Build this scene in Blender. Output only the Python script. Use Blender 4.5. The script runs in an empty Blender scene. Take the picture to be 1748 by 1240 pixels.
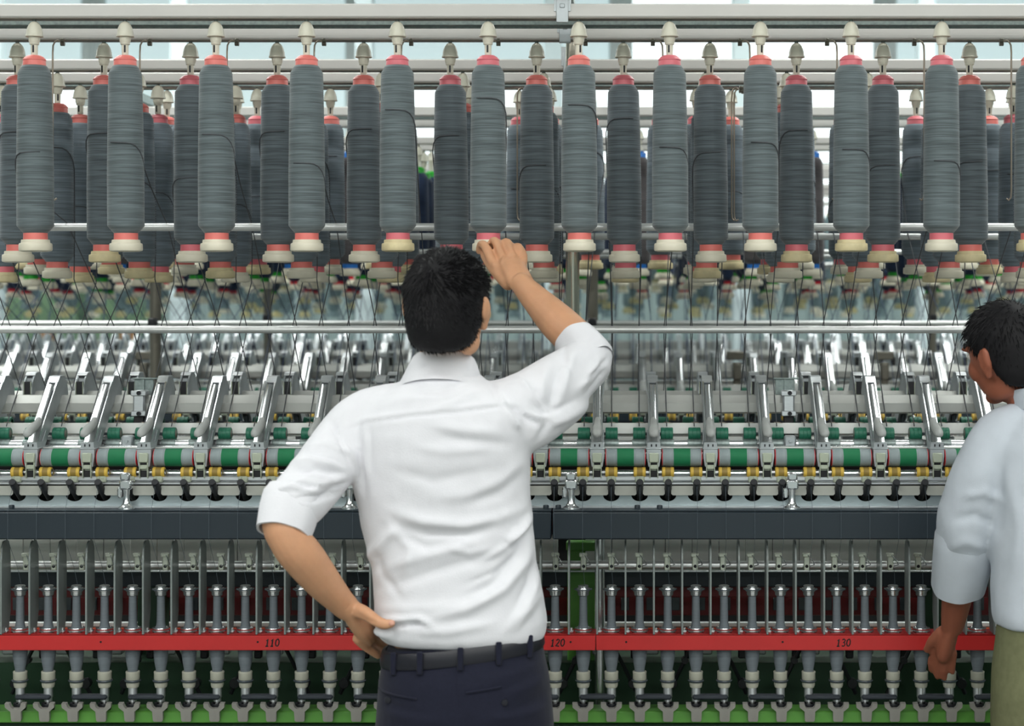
import bpy, bmesh, math, random
import numpy as np
from mathutils import Vector, Matrix, noise

R = random.Random(7)
PI = math.pi
scene = bpy.context.scene
COL = scene.collection

# ------------------------------------------------------------------ camera, light, exposure
F, XV, YH, CZ = 3170.0, 1060.0, 518.0, 1.64      # focal length in pixels, vanishing point, camera height
IW, IH = 1748.0, 1240.0

def W(x, y, d):
    return Vector(((x - XV) * d / F, d, CZ + (YH - y) * d / F))
def ZP(y, d):
    return CZ + (YH - y) * d / F

cam_data = bpy.data.cameras.new('camera')
cam_data.sensor_width = 36.0
cam_data.lens = F / IW * 36.0
cam_data.shift_x = -(XV - IW / 2) / IW
cam_data.shift_y = -(IH / 2 - YH) / IW
cam_data.clip_end = 200
cam_data.dof.use_dof = True
cam_data.dof.focus_distance = 4.5
cam_data.dof.aperture_fstop = 3.8
cam = bpy.data.objects.new('camera', cam_data)
cam.location = (0, 0, CZ)
cam.rotation_euler = (PI / 2, 0, 0)
COL.objects.link(cam)
scene.camera = cam

world = bpy.data.worlds.new('hall_air')
world.use_nodes = True
bg = world.node_tree.nodes['Background']
bg.inputs[0].default_value = (0.86, 0.95, 1.0, 1)
bg.inputs[1].default_value = 0.15
scene.world = world

LAMP_Z = 3.95
# rows of strip lamps: (depth, width, watts of each lamp, x centres)
LAMP_ROWS = [(-8.2, 0.30, 60, (-4.5, -1.5, 1.5, 4.5)), (-5.2, 0.30, 60, (-4.5, -1.5, 1.5, 4.5)), (-2.6, 0.26, 34, (-4.5, -1.5, 1.5, 4.5)), (-0.6, 0.26, 32, (-4.5, -1.5, 1.5, 4.5)), (1.6, 0.26, 34, (-4.5, -1.5, 1.5, 4.5)),
             (5.10, 0.42, 42, (-2.65, 2.10)), (7.35, 0.42, 42, (-6.2, -2.65, 2.10, 5.6)), (9.58, 0.42, 36, (-6.2, -2.65, 2.10, 5.6)), (12.3, 0.26, 36, (-6.2, -2.65, 2.10, 5.6))]
for y, wd, en, xs_l in LAMP_ROWS:
    for x in xs_l:
        ld = bpy.data.lights.new('ceiling_lamp_light', 'AREA')
        ld.shape = 'RECTANGLE'
        ld.size, ld.size_y = 2.4, wd
        ld.energy = en
        ld.color = (0.985, 1.0, 0.985) if y < 4 else (0.93, 1.0, 0.985)
        lo = bpy.data.objects.new('ceiling_lamp_light', ld)
        lo.location = (x, y, LAMP_Z - 0.03)
        COL.objects.link(lo)

vs = scene.view_settings
vs.view_transform = 'Standard'
vs.look = 'None'
vs.gamma = 1.0
vs.use_curve_mapping = False
vs.exposure = 0.0

# ------------------------------------------------------------------ materials
def lin(c):
    return tuple((v / 255 / 12.92) if v / 255 <= 0.04045 else ((v / 255 + 0.055) / 1.055) ** 2.4 for v in c)

MATS = {}
def mat(name, rgb, rough=0.5, metal=0.0, noise_amt=0.0, noise_scale=20.0, stretch=(1, 1, 1), spec=0.5,
        bump=0.0, bump_scale=200.0, emit=0.0, alpha=1.0, coat=0.0, sheen=0.0):
    m = bpy.data.materials.new(name)
    m.use_nodes = True
    nt = m.node_tree
    b = nt.nodes['Principled BSDF']
    c = lin(rgb)
    b.inputs['Base Color'].default_value = (*c, 1)
    b.inputs['Roughness'].default_value = rough
    b.inputs['Metallic'].default_value = metal
    b.inputs['Specular IOR Level'].default_value = spec
    if coat:
        b.inputs['Coat Weight'].default_value = coat
    if sheen:
        b.inputs['Sheen Weight'].default_value = sheen
    if alpha < 1:
        b.inputs['Alpha'].default_value = alpha
    tc = None
    if noise_amt or bump:
        tc = nt.nodes.new('ShaderNodeTexCoord')
        mp = nt.nodes.new('ShaderNodeMapping')
        mp.inputs['Scale'].default_value = stretch
        nt.links.new(tc.outputs['Object'], mp.inputs['Vector'])
    if noise_amt:
        nz = nt.nodes.new('ShaderNodeTexNoise')
        nz.inputs['Scale'].default_value = noise_scale
        nz.inputs['Detail'].default_value = 4
        nt.links.new(mp.outputs['Vector'], nz.inputs['Vector'])
        rp = nt.nodes.new('ShaderNodeMapRange')
        rp.inputs['From Min'].default_value = 0.3
        rp.inputs['From Max'].default_value = 0.7
        rp.inputs['To Min'].default_value = 1 - noise_amt
        rp.inputs['To Max'].default_value = 1 + noise_amt
        nt.links.new(nz.outputs['Fac'], rp.inputs['Value'])
        mx = nt.nodes.new('ShaderNodeVectorMath')
        mx.operation = 'SCALE'
        mx.inputs[0].default_value = c
        nt.links.new(rp.outputs['Result'], mx.inputs['Scale'])
        nt.links.new(mx.outputs['Vector'], b.inputs['Base Color'])
    if bump:
        bz = nt.nodes.new('ShaderNodeTexNoise')
        bz.inputs['Scale'].default_value = bump_scale
        bz.inputs['Detail'].default_value = 3
        nt.links.new(mp.outputs['Vector'], bz.inputs['Vector'])
        bp = nt.nodes.new('ShaderNodeBump')
        bp.inputs['Strength'].default_value = bump
        bp.inputs['Distance'].default_value = 0.002
        nt.links.new(bz.outputs['Fac'], bp.inputs['Height'])
        nt.links.new(bp.outputs['Normal'], b.inputs['Normal'])
    if emit:
        b.inputs['Emission Color'].default_value = (*c, 1)
        b.inputs['Emission Strength'].default_value = emit
    MATS[name] = m
    return m

def yarn_mat(name, rgb, amt=0.35, rough=0.75):
    return mat(name, rgb, rough, noise_amt=amt, noise_scale=1.0, stretch=(9, 9, 330), spec=0.25, sheen=0.25)

yarn_grey = yarn_mat('grey_yarn', (99, 109, 112), 0.42)
yarn_grey_dark = yarn_mat('dark_grey_yarn', (92, 101, 106), 0.45)
yarn_grey_rear = yarn_mat('rear_grey_yarn', (108, 119, 127), 0.35)
yarn_brown = yarn_mat('brown_charcoal_yarn', (84, 80, 82), 0.2)
yarn_navy = yarn_mat('navy_yarn', (30, 46, 72), 0.2)
yarn_slate = yarn_mat('slate_yarn', (58, 72, 84), 0.2)
roving_m = mat('roving_yarn', (78, 80, 84), 0.8, noise_amt=0.2, noise_scale=60)
roving_blue = mat('blue_roving_yarn', (62, 76, 104), 0.8, noise_amt=0.2, noise_scale=60)
strand_m = mat('spun_strand', (84, 94, 102), 0.8, noise_amt=0.1, noise_scale=60)
salmon = mat('salmon_plastic', (230, 124, 116), 0.42, noise_amt=0.06, noise_scale=30)
salmon_pink = mat('pink_plastic', (220, 114, 124), 0.42, noise_amt=0.06, noise_scale=30)
blue_pl = mat('blue_plastic', (30, 112, 196), 0.4, noise_amt=0.05)
green_pl = mat('bright_green_plastic', (30, 160, 40), 0.4, noise_amt=0.05)
red_pl = mat('crimson_plastic', (190, 22, 40), 0.4, noise_amt=0.05)
yellow_pl = mat('pale_yellow_plastic', (214, 196, 110), 0.4, noise_amt=0.05)
cream = mat('cream_plastic', (222, 216, 196), 0.4, noise_amt=0.05, noise_scale=25)
cream_worn = mat('worn_cream_plastic', (214, 200, 158), 0.5, noise_amt=0.12, noise_scale=40)
ivory = mat('ivory_plastic', (220, 217, 200), 0.38, noise_amt=0.04, noise_scale=25)
black_pl = mat('black_plastic', (20, 22, 28), 0.45, noise_amt=0.1)
rail_paint = mat('pale_grey_rail_paint', (208, 206, 202), 0.45, noise_amt=0.03, noise_scale=6)
galv = mat('galvanised_steel', (140, 152, 150), 0.42, 0.7, noise_amt=0.18, noise_scale=120)
alu = mat('brushed_aluminium', (214, 217, 220), 0.34, 0.85, noise_amt=0.06, noise_scale=30, stretch=(1, 8, 8))
alu_satin = mat('satin_cast_aluminium', (176, 182, 185), 0.42, 0.6, noise_amt=0.08, noise_scale=25)
beam_m = mat('beam_aluminium', (196, 197, 193), 0.42, 0.55, noise_amt=0.06, noise_scale=12)
chrome = mat('polished_chrome', (226, 228, 230), 0.22, 0.95, noise_amt=0.03, noise_scale=30)
rod_m = mat('satin_steel_rod', (212, 214, 213), 0.36, 0.8, noise_amt=0.04, noise_scale=10)
flap_m = mat('grey_flap_plastic', (176, 178, 170), 0.45, noise_amt=0.06)
tray_steel = mat('tray_steel_metal', (158, 170, 173), 0.36, 0.65, noise_amt=0.12, noise_scale=7)
bar_white = mat('white_anodised_bar', (238, 238, 235), 0.35, 0.25, noise_amt=0.03, noise_scale=15)
steel_plate = mat('stainless_plate_metal', (226, 227, 222), 0.5, 0.1, noise_amt=0.1, noise_scale=9, stretch=(1, 1, 4))
grip_grey = mat('grey_lever_plastic', (150, 153, 151), 0.45, noise_amt=0.05)
cot_green = mat('dark_green_rubber', (28, 104, 80), 0.45, noise_amt=0.07, noise_scale=40)
drum_green = mat('green_felt_sleeve', (4, 108, 66), 0.7, noise_amt=0.12, noise_scale=14)
drum_grey = mat('grey_rubber_band', (138, 150, 152), 0.5, noise_amt=0.06, noise_scale=40)
drum_red = mat('red_end_plastic', (214, 24, 40), 0.4, noise_amt=0.05)
apron_yel = mat('mustard_rubber', (204, 170, 68), 0.5, noise_amt=0.06, noise_scale=40)
apron_dark = mat('worn_mustard_band', (140, 116, 52), 0.55, noise_amt=0.08, noise_scale=50)
clamp_pale = mat('pale_zinc_clamp', (214, 220, 204), 0.36, 0.3, noise_amt=0.05)
clip_olive = mat('pale_olive_clip', (176, 184, 166), 0.42, 0.25, noise_amt=0.05)
panel_navy = mat('dark_slate_panel_paint', (28, 41, 50), 0.45, noise_amt=0.06, noise_scale=4)
void_dark = mat('black_paint_void_shade', (14, 16, 18), 0.7, noise_amt=0.1)  # black of the clamp stems; elsewhere stands in for shade in gaps and voids
sep_grey = mat('grey_separator_plastic', (124, 132, 130), 0.38, 0.1, noise_amt=0.06, noise_scale=12)
rail_red = mat('signal_red_paint', (190, 38, 38), 0.42, noise_amt=0.04, noise_scale=8)
rail_red_dark = mat('shaded_rail_red_paint', (112, 20, 24), 0.5, noise_amt=0.05, noise_scale=8)  # rail red darkened for the shade on the machine's far side
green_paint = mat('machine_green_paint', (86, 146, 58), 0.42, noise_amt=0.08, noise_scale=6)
green_dark = mat('shaded_machine_green_paint', (17, 56, 30), 0.5, noise_amt=0.1, noise_scale=6)  # machine green with the shade inside the frame put into the colour
cop_grey = mat('grey_cop_yarn', (108, 116, 122), 0.65, noise_amt=0.14, noise_scale=1.0, stretch=(9, 9, 420), spec=0.3)
collar_bg = mat('putty_plastic', (172, 172, 158), 0.45, noise_amt=0.05)
smoke_pl = mat('smoky_ring_plastic', (70, 78, 84), 0.25, noise_amt=0.05)
lever_grey = mat('cast_grey_lever', (150, 148, 142), 0.5, 0.2, noise_amt=0.08, noise_scale=30)
tape_m = mat('drive_tape_fabric', (44, 50, 58), 0.6, noise_amt=0.1)
ink = mat('black_marker_ink', (24, 10, 12), 0.7, noise_amt=0.1)
wire_m = mat('steel_wire', (166, 154, 140), 0.35, 0.8, noise_amt=0.05)
post_m = mat('chrome_post_steel', (190, 184, 170), 0.2, 0.95, noise_amt=0.06, noise_scale=5, stretch=(6, 6, .5))
post_grey = mat('grey_post_steel', (120, 116, 106), 0.4, 0.6, noise_amt=0.06, noise_scale=5)
orange_m = mat('orange_strip_paint', (226, 92, 40), 0.5, noise_amt=0.05)
skin = mat('warm_tan_skin', (204, 153, 118), 0.5, noise_amt=0.07, noise_scale=22, spec=0.4, bump=0.15, bump_scale=260)
skin.node_tree.nodes['Principled BSDF'].inputs['Subsurface Weight'].default_value = 0.12
skin.node_tree.nodes['Principled BSDF'].inputs['Subsurface Radius'].default_value = (0.012, 0.004, 0.002)
skin_d = mat('reddish_brown_skin', (150, 88, 66), 0.5, noise_amt=0.07, noise_scale=22, spec=0.4)
nail_m = mat('nail', (214, 160, 140), 0.3, noise_amt=0.03)
hair_m = mat('black_hair', (19, 18, 21), 0.6, noise_amt=0.25, noise_scale=90, spec=0.25)
shirt_m = mat('white_cotton', (222, 222, 227), 0.75, noise_amt=0.015, noise_scale=40, spec=0.2, bump=0.25, bump_scale=420, sheen=0.1)
shirt_b = mat('pale_blue_white_cotton', (196, 203, 212), 0.78, noise_amt=0.03, noise_scale=25, spec=0.2, bump=0.2, bump_scale=420)
navy_cloth = mat('navy_suit_wool', (29, 31, 46), 0.8, noise_amt=0.1, noise_scale=160, spec=0.15, sheen=0.1, bump=0.2, bump_scale=500)
olive_cloth = mat('olive_cotton', (116, 118, 88), 0.85, noise_amt=0.1, noise_scale=60, spec=0.15)
belt_m = mat('black_leather', (24, 25, 34), 0.42, noise_amt=0.12, noise_scale=60)
shoe_m = mat('black_shoe_leather', (22, 20, 20), 0.35, noise_amt=0.1, noise_scale=30)
eye_w = mat('eye_white', (235, 232, 226), 0.2, noise_amt=0.02)
eye_d = mat('eye_dark', (30, 20, 16), 0.15, noise_amt=0.02)
lip_m = mat('lip_skin', (168, 96, 84), 0.45, noise_amt=0.05)
button_m = mat('navy_button', (18, 19, 30), 0.35, noise_amt=0.05)
floor_m = mat('grey_floor_screed', (120, 122, 118), 0.4, noise_amt=0.12, noise_scale=3)
wall_m = mat('pale_wall_paint', (160, 178, 178), 0.7, noise_amt=0.03, noise_scale=2)
ceil_m = mat('white_ceiling_panel', (226, 232, 232), 0.8, noise_amt=0.02, noise_scale=2)
frame_w = mat('white_window_frame_paint', (238, 242, 242), 0.5, noise_amt=0.02)
pane_l = mat('lit_frosted_pane', (236, 246, 247), 0.35, noise_amt=0.0, emit=1.45)
pane_g = mat('lit_grey_pane', (190, 208, 210), 0.35, noise_amt=0.0, emit=0.85)
tube_l = mat('lit_lamp_diffuser', (255, 252, 244), 0.4, emit=6.0)
column_m = mat('white_column_paint', (216, 232, 236), 0.5, noise_amt=0.03, noise_scale=3)
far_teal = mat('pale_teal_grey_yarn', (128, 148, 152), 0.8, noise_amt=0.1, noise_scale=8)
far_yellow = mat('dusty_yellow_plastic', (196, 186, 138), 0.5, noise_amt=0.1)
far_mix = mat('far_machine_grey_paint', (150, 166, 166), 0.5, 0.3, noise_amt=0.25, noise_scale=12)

# ------------------------------------------------------------------ mesh builder
class MB:
    def __init__(s):
        s.v, s.f, s.m = [], [], []
    def add(s, verts, faces, mi=0):
        o = len(s.v)
        s.v.extend([tuple(v) for v in verts])
        s.f.extend([tuple(i + o for i in f) for f in faces])
        s.m.extend([mi] * len(faces))
        return s
    def box(s, c, size, ch=0.0, rot=None, mi=0):
        """box with chamfered edges"""
        hx, hy, hz = size[0] / 2, size[1] / 2, size[2] / 2
        ch = min(ch, hx * .9, hy * .9, hz * .9)
        c = Vector(c)
        if ch <= 0:
            vs = [Vector((sx * hx, sy * hy, sz * hz)) for sx in (-1, 1) for sy in (-1, 1) for sz in (-1, 1)]
            fs = [(0, 1, 3, 2), (4, 6, 7, 5), (0, 4, 5, 1), (2, 3, 7, 6), (0, 2, 6, 4), (1, 5, 7, 3)]
        else:
            vs, idx = [], {}
            for sx in (-1, 1):
                for sy in (-1, 1):
                    for sz in (-1, 1):
                        for a in range(3):
                            p = [sx * (hx - ch), sy * (hy - ch), sz * (hz - ch)]
                            p[a] = (sx * hx, sy * hy, sz * hz)[a]
                            idx[(sx, sy, sz, a)] = len(vs)
                            vs.append(Vector(p))
            fs = []
            for a in range(3):
                o1, o2 = (a + 1) % 3, (a + 2) % 3
                for sg in (-1, 1):
                    q = []
                    for u, w in ((-1, -1), (1, -1), (1, 1), (-1, 1)):
                        k = [0, 0, 0]
                        k[a], k[o1], k[o2] = sg, u, w
                        q.append(idx[(k[0], k[1], k[2], a)])
                    fs.append(tuple(q if sg > 0 else q[::-1]))
            for a in range(3):
                o1, o2 = (a + 1) % 3, (a + 2) % 3
                for u in (-1, 1):
                    for w in (-1, 1):
                        k0, k1 = [0, 0, 0], [0, 0, 0]
                        k0[a], k1[a] = -1, 1
                        k0[o1] = k1[o1] = u
                        k0[o2] = k1[o2] = w
                        q = [idx[(*k0, o1)], idx[(*k1, o1)], idx[(*k1, o2)], idx[(*k0, o2)]]
                        fs.append(tuple(q if u * w < 0 else q[::-1]))
            for sx in (-1, 1):
                for sy in (-1, 1):
                    for sz in (-1, 1):
                        q = [idx[(sx, sy, sz, a)] for a in range(3)]
                        fs.append(tuple(q if sx * sy * sz > 0 else q[::-1]))
        if rot is not None:
            vs = [rot @ v for v in vs]
        return s.add([v + c for v in vs], fs, mi)
    def lathe(s, prof, n=20, c=(0, 0, 0), axis='Z', mi=0, arc=None, mis=None):
        """prof: list of (r, h), h along axis; r = 0 closes"""
        c = Vector(c)
        vs, fs, rings = [], [], []
        for r, h in prof:
            ring = []
            if r <= 1e-7:
                ring = [len(vs)]
                vs.append((0, 0, h))
            else:
                for i in range(n):
                    a = 2 * PI * i / n
                    ring.append(len(vs))
                    vs.append((r * math.cos(a), r * math.sin(a), h))
            rings.append(ring)
        ms = []
        for k in range(len(rings) - 1):
            A, B = rings[k], rings[k + 1]
            m_ = mis[k] if mis else mi
            if len(A) == 1 and len(B) == 1:
                continue
            for i in range(n):
                j = (i + 1) % n
                if len(A) == 1:
                    fs.append((A[0], B[j], B[i]))
                elif len(B) == 1:
                    fs.append((A[i], A[j], B[0]))
                else:
                    fs.append((A[i], A[j], B[j], B[i]))
                ms.append(m_)
        up = prof[-1][1] >= prof[0][1]
        if not up:
            fs = [f[::-1] for f in fs]
        if axis == 'X':
            vs = [(v[2], v[0], v[1]) for v in vs]
        elif axis == 'Y':
            vs = [(v[1], v[2], v[0]) for v in vs]
        o = len(s.v)
        s.v.extend([(v[0] + c.x, v[1] + c.y, v[2] + c.z) for v in vs])
        s.f.extend([tuple(i + o for i in f) for f in fs])
        s.m.extend(ms)
        return s
    def cyl(s, c, r, h, n=16, axis='Z', ch=0.0, mi=0):
        ch = ch or min(r, h) * 0.08
        return s.lathe([(0, -h / 2), (r - ch, -h / 2), (r, -h / 2 + ch), (r, h / 2 - ch), (r - ch, h / 2), (0, h / 2)], n, c, axis, mi)
    def tube(s, pts, r, n=8, mi=0, cap=True):
        pts = [Vector(p) for p in pts]
        rr = r if isinstance(r, (list, tuple)) else [r] * len(pts)
        vs, fs = [], []
        prev = None
        for i, p in enumerate(pts):
            t = (pts[min(i + 1, len(pts) - 1)] - pts[max(i - 1, 0)]).normalized()
            if prev is None:
                u = t.orthogonal().normalized()
            else:
                u = (prev - t * prev.dot(t)).normalized()
            prev = u
            w = t.cross(u)
            for k in range(n):
                a = 2 * PI * k / n
                vs.append(p + (u * math.cos(a) + w * math.sin(a)) * rr[i])
        for i in range(len(pts) - 1):
            for k in range(n):
                j = (k + 1) % n
                fs.append((i * n + k, i * n + j, (i + 1) * n + j, (i + 1) * n + k))
        if cap:
            fs.append(tuple(range(n))[::-1])
            fs.append(tuple((len(pts) - 1) * n + k for k in range(n)))
        return s.add(vs, fs, mi)
    def prism(s, outline, a, b, plane='YZ', mi=0):
        """extrude a polygon given in plane YZ (along x), XZ (along y) or XY (along z) from a to b"""
        n = len(outline)
        def mk(p, t):
            return {'YZ': (t, p[0], p[1]), 'XZ': (p[0], t, p[1]), 'XY': (p[0], p[1], t)}[plane]
        vs = [mk(p, a) for p in outline] + [mk(p, b) for p in outline]
        fs = [tuple(range(n))[::-1], tuple(range(n, 2 * n))]
        for i in range(n):
            j = (i + 1) % n
            fs.append((i, j, n + j, n + i))
        return s.add(vs, fs, mi)
    def loft(s, rings, mi=0, cap=True):
        n = len(rings[0])
        vs = [p for r in rings for p in r]
        fs = []
        for i in range(len(rings) - 1):
            for k in range(n):
                j = (k + 1) % n
                fs.append((i * n + k, i * n + j, (i + 1) * n + j, (i + 1) * n + k))
        if cap:
            fs.append(tuple(range(n))[::-1])
            fs.append(tuple((len(rings) - 1) * n + k for k in range(n)))
        return s.add(vs, fs, mi)
    def mesh(s, name, mats, angle=38, smooth=True, fix=True):
        me = bpy.data.meshes.new(name)
        me.from_pydata(s.v, [], s.f)
        for m in (mats if isinstance(mats, (list, tuple)) else [mats]):
            me.materials.append(m)
        if len(me.materials) > 1:
            me.polygons.foreach_set('material_index', s.m)
        if fix:
            bm = bmesh.new()
            bm.from_mesh(me)
            bmesh.ops.recalc_face_normals(bm, faces=bm.faces)
            bm.to_mesh(me)
            bm.free()
        if smooth:
            me.polygons.foreach_set('use_smooth', [True] * len(me.polygons))
            me.set_sharp_from_angle(angle=math.radians(angle))
        me.update()
        return me

def link(name, data, parent=None, loc=(0, 0, 0), rot=(0, 0, 0), kind=None, label=None):
    o = bpy.data.objects.new(name, data)
    COL.objects.link(o)
    o.location = loc
    o.rotation_euler = rot
    if parent is not None:
        o.parent = parent
    if kind:
        o['kind'] = kind
    if label:
        o['label'] = label
    return o

def tag(o, label, cat, group=None):
    o['label'] = label
    o['category'] = cat
    if group:
        o['group'] = group
    return o

def thing(name, label, cat, loc=(0, 0, 0), rotz=0.0, group=None):
    o = bpy.data.objects.new(name, None)
    o.empty_display_size = 0.05
    COL.objects.link(o)
    o.location = loc
    o.rotation_euler = (0, 0, rotz)
    return tag(o, label, cat, group)

def inst(spec, parent):
    """spec: list of (name, mesh, loc, [children])"""
    for name, me, loc, ch in spec:
        o = link(name, me, parent, loc)
        if ch:
            inst(ch, o)

def struct(name, me, loc=(0, 0, 0), parent=None):
    o = link(name, me, parent, loc)
    if parent is None:
        o['kind'] = 'structure'
    return o

ONES = 'zeroth first second third fourth fifth sixth seventh eighth ninth tenth eleventh twelfth thirteenth fourteenth fifteenth sixteenth seventeenth eighteenth nineteenth'.split()
TENS = {2: 'twent', 3: 'thirt', 4: 'fort', 5: 'fift', 6: 'sixt'}
def ordn(n):
    if n < 20:
        return ONES[n]
    t, u = divmod(n, 10)
    return TENS[t] + ('ieth' if u == 0 else 'y-' + ONES[u])
def from_edge(i, n):
    """wording for item i (0-based) of n counted across the photograph"""
    if i == 0:
        return 'leftmost'
    if i == n - 1:
        return 'rightmost'
    if i < n / 2:
        return ordn(i + 1) + ' from left'
    return ordn(n - i) + ' from right'

def xs_in_view(phase, pitch, d, margin=0.06):
    lo, hi = (0 - XV) * d / F - margin, (IW - XV) * d / F + margin
    k = math.ceil((lo - phase) / pitch)
    out = []
    while phase + pitch * k <= hi:
        out.append(phase + pitch * k)
        k += 1
    return out

# ------------------------------------------------------------------ the hall
HX0, HX1, HY0, HY1, HZ = -11.0, 11.0, -10.5, 15.5, 4.6
floor = struct('floor', MB().box((0, (HY0 + HY1) / 2, -0.05), (HX1 - HX0, HY1 - HY0, 0.1)).mesh('floor', floor_m))
ceiling = struct('ceiling', MB().box((0, (HY0 + HY1) / 2, HZ + 0.05), (HX1 - HX0, HY1 - HY0, 0.1)).mesh('ceiling', ceil_m))
pm = MB().box((0, 0, 0), (2.16, 1.16, 0.03), 0.01).mesh('ceiling_panel', ceil_m)
for i in range(10):
    for j in range(21):
        link('panel', pm, ceiling, (HX0 + 1.1 + 2.2 * i, HY0 + 0.65 + 1.22 * j, HZ - 0.015))
struct('wall_left', MB().box((HX0 - 0.05, (HY0 + HY1) / 2, HZ / 2), (0.1, HY1 - HY0, HZ)).mesh('wall_left', wall_m))
struct('wall_right', MB().box((HX1 + 0.05, (HY0 + HY1) / 2, HZ / 2), (0.1, HY1 - HY0, HZ)).mesh('wall_right', wall_m))
struct('wall_front', MB().box((0, HY0 - 0.05, HZ / 2), (HX1 - HX0, 0.1, HZ)).mesh('wall_front', wall_m))
wb = MB()
wb.box((0, HY1 + 0.05, 0.95), (HX1 - HX0, 0.1, 1.9))
wb.box((0, HY1 + 0.05, 4.45), (HX1 - HX0, 0.1, 0.3))
struct('wall_back', wb.mesh('wall_back', wall_m))
# long row of lit windows in the back wall
pw, wn = 2.2, 10
bar_h = MB().box((0, 0, 0), (pw - 0.2, 0.07, 0.07), 0.008).mesh('window_bar', frame_w)
bar_v = MB().box((0, 0, 0), (0.10, 0.10, 2.4), 0.01).mesh('window_stile', frame_w)
pane_a = MB().box((0, 0, 0), (pw - 0.12, 0.02, 0.74)).mesh('window_pane', pane_l)
pane_b = MB().box((0, 0, 0), (pw - 0.12, 0.02, 0.74)).mesh('window_pane_grey', pane_g)
for i in range(wn):
    cx = HX0 + pw / 2 + pw * i
    wnd = struct('window_%d' % (i + 1), MB().box((0, 0, 0), (pw, 0.08, 0.08), 0.01).mesh('window_sill', frame_w), (cx, HY1 + 0.02, 1.94))
    for sx in (-1, 1):
        link('stile', bar_v, wnd, (sx * (pw / 2 - 0.05), 0, 1.2))
    for r in range(3):
        link('crossbar', bar_h, wnd, (0, 0, 0.78 * (r + 1)))
        grey = (r == 2 and i in (2, 3, 4, 6, 7)) or (r == 1 and i in (3,))
        link('pane', pane_b if grey else pane_a, wnd, (0, 0.01, 0.04 + 0.39 + 0.78 * r))
# ceiling lamps: housing with a lit diffuser, several per row
rodm = MB().cyl((0, 0, 0.33), 0.008, 0.52, 8).mesh('lamp_hanger_rod', wire_m)
for j, (y, wd, en, xs_l) in enumerate(LAMP_ROWS):
    hs = MB().box((0, 0, 0.05), (2.5, wd + 0.06, 0.07), 0.01).mesh('lamp_housing', frame_w)
    df = MB().box((0, 0, 0), (2.4, wd, 0.02), 0.006).mesh('lamp_diffuser', tube_l)
    for i, x in enumerate(xs_l):
        t = thing('ceiling_lamp', 'long white strip lamp hung from the ceiling in row %s, %s' % (ordn(j + 1), from_edge(i, len(xs_l))), 'lamp',
                  (x, y, LAMP_Z + 0.03), 0, 'strip lamps under the ceiling')
        link('housing', hs, t)
        link('diffuser', df, t)
        for sx in (-1, 1):
            link('hanger_rod', rodm, t, (sx * 1.0, 0, 0))

# ------------------------------------------------------------------ bobbins and hangers
def yarn_profile(ridges, amp):
    L, pts = 0.400, []
    def rad(t):                      # t = 0 at the top of the wound package, 1 at its foot
        if t < 0.045:
            return 0.0262 + (0.0372 - 0.0262) * (t / 0.045) ** 0.75
        if t > 0.955:
            u = (t - 0.955) / 0.045
            return 0.0418 - 0.0148 * u ** 1.1
        return 0.0372 + (0.0418 - 0.0372) * min(1, (t - 0.045) / 0.6) ** 0.7
    n = ridges * 2
    for i in range(n + 1):
        t = i / n
        pts.append((rad(t) + (amp if i % 2 else -amp * .6) * (0.7 + 0.6 * R.random()), -0.023 - 0.388 * t))
    return pts
CAP_P = [(0, 0.0), (0.009, 0.0), (0.0095, 0.001), (0.015, 0.0005), (0.021, -0.003), (0.0262, -0.009), (0.0262, -0.0108),
         (0.0252, -0.012), (0.0256, -0.0135), (0.0262, -0.026), (0.0, -0.026)]
BAND_P = [(0, -0.405), (0.0268, -0.405), (0.0272, -0.41), (0.0276, -0.428), (0, -0.428)]
FLANGE_P = [(0, -0.426), (0.0318, -0.426), (0.0322, -0.428), (0.0328, -0.4335), (0.0366, -0.4345), (0.0376, -0.437), (0.0380, -0.449),
            (0.0368, -0.4515), (0.030, -0.4535), (0.02, -0.4535), (0, -0.4535)]
def lathe_mesh(name, prof, m, n, angle=38):
    return MB().lathe(prof, n).mesh(name, m, angle, fix=True)
yarnA = lathe_mesh('yarn_package_a', yarn_profile(88, 0.00040), yarn_grey, 32, 180)
yarnB = lathe_mesh('yarn_package_b', yarn_profile(80, 0.0008), yarn_grey_dark, 32, 180)
yarnC = lathe_mesh('yarn_package_c', yarn_profile(62, 0.0013), yarn_grey_rear, 28, 180)
cap_s = lathe_mesh('bobbin_cap', CAP_P, salmon, 32)
cap_p = lathe_mesh('bobbin_cap_pink', CAP_P, salmon_pink, 32)
band_s = lathe_mesh('bobbin_band', BAND_P, salmon, 32)
band_p = lathe_mesh('bobbin_band_pink', BAND_P, salmon_pink, 32)
flange_a = lathe_mesh('bobbin_flange', FLANGE_P, cream, 36)
flange_b = lathe_mesh('bobbin_flange_worn', FLANGE_P, cream_worn, 36)
# hanger (top at 0 = underside of the rail)
dome_me = lathe_mesh('hanger_dome', [(0.0045, -0.006), (0.0085, -0.0085), (0.013, -0.014), (0.0162, -0.021), (0.0182, -0.029), (0.0188, -0.0365), (0.0204, -0.039),
                                    (0.0206, -0.0412), (0.0190, -0.0420), (0.0170, -0.0405), (0.012, -0.040), (0, -0.040)], ivory, 28)
neck_me = lathe_mesh('hanger_neck', [(0.0132, -0.0395), (0.0134, -0.043), (0.0126, -0.052), (0.0112, -0.0545), (0.0108, -0.0595), (0.0, -0.0595)], ivory, 24)
stem_me = lathe_mesh('hanger_stem', [(0.0082, -0.059), (0.0078, -0.0865), (0, -0.0865)], ivory, 20)
bolt_me = lathe_mesh('hanger_bolt', [(0, 0.0), (0.0085, 0.0), (0.0085, -0.0018), (0.0045, -0.0022), (0.0045, -0.0075), (0, -0.0075)], galv, 16)
slot_me = MB().box((0, -0.0072, -0.070), (0.0042, 0.003, 0.017), 0.0004).mesh('hanger_slot', black_pl)
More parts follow.
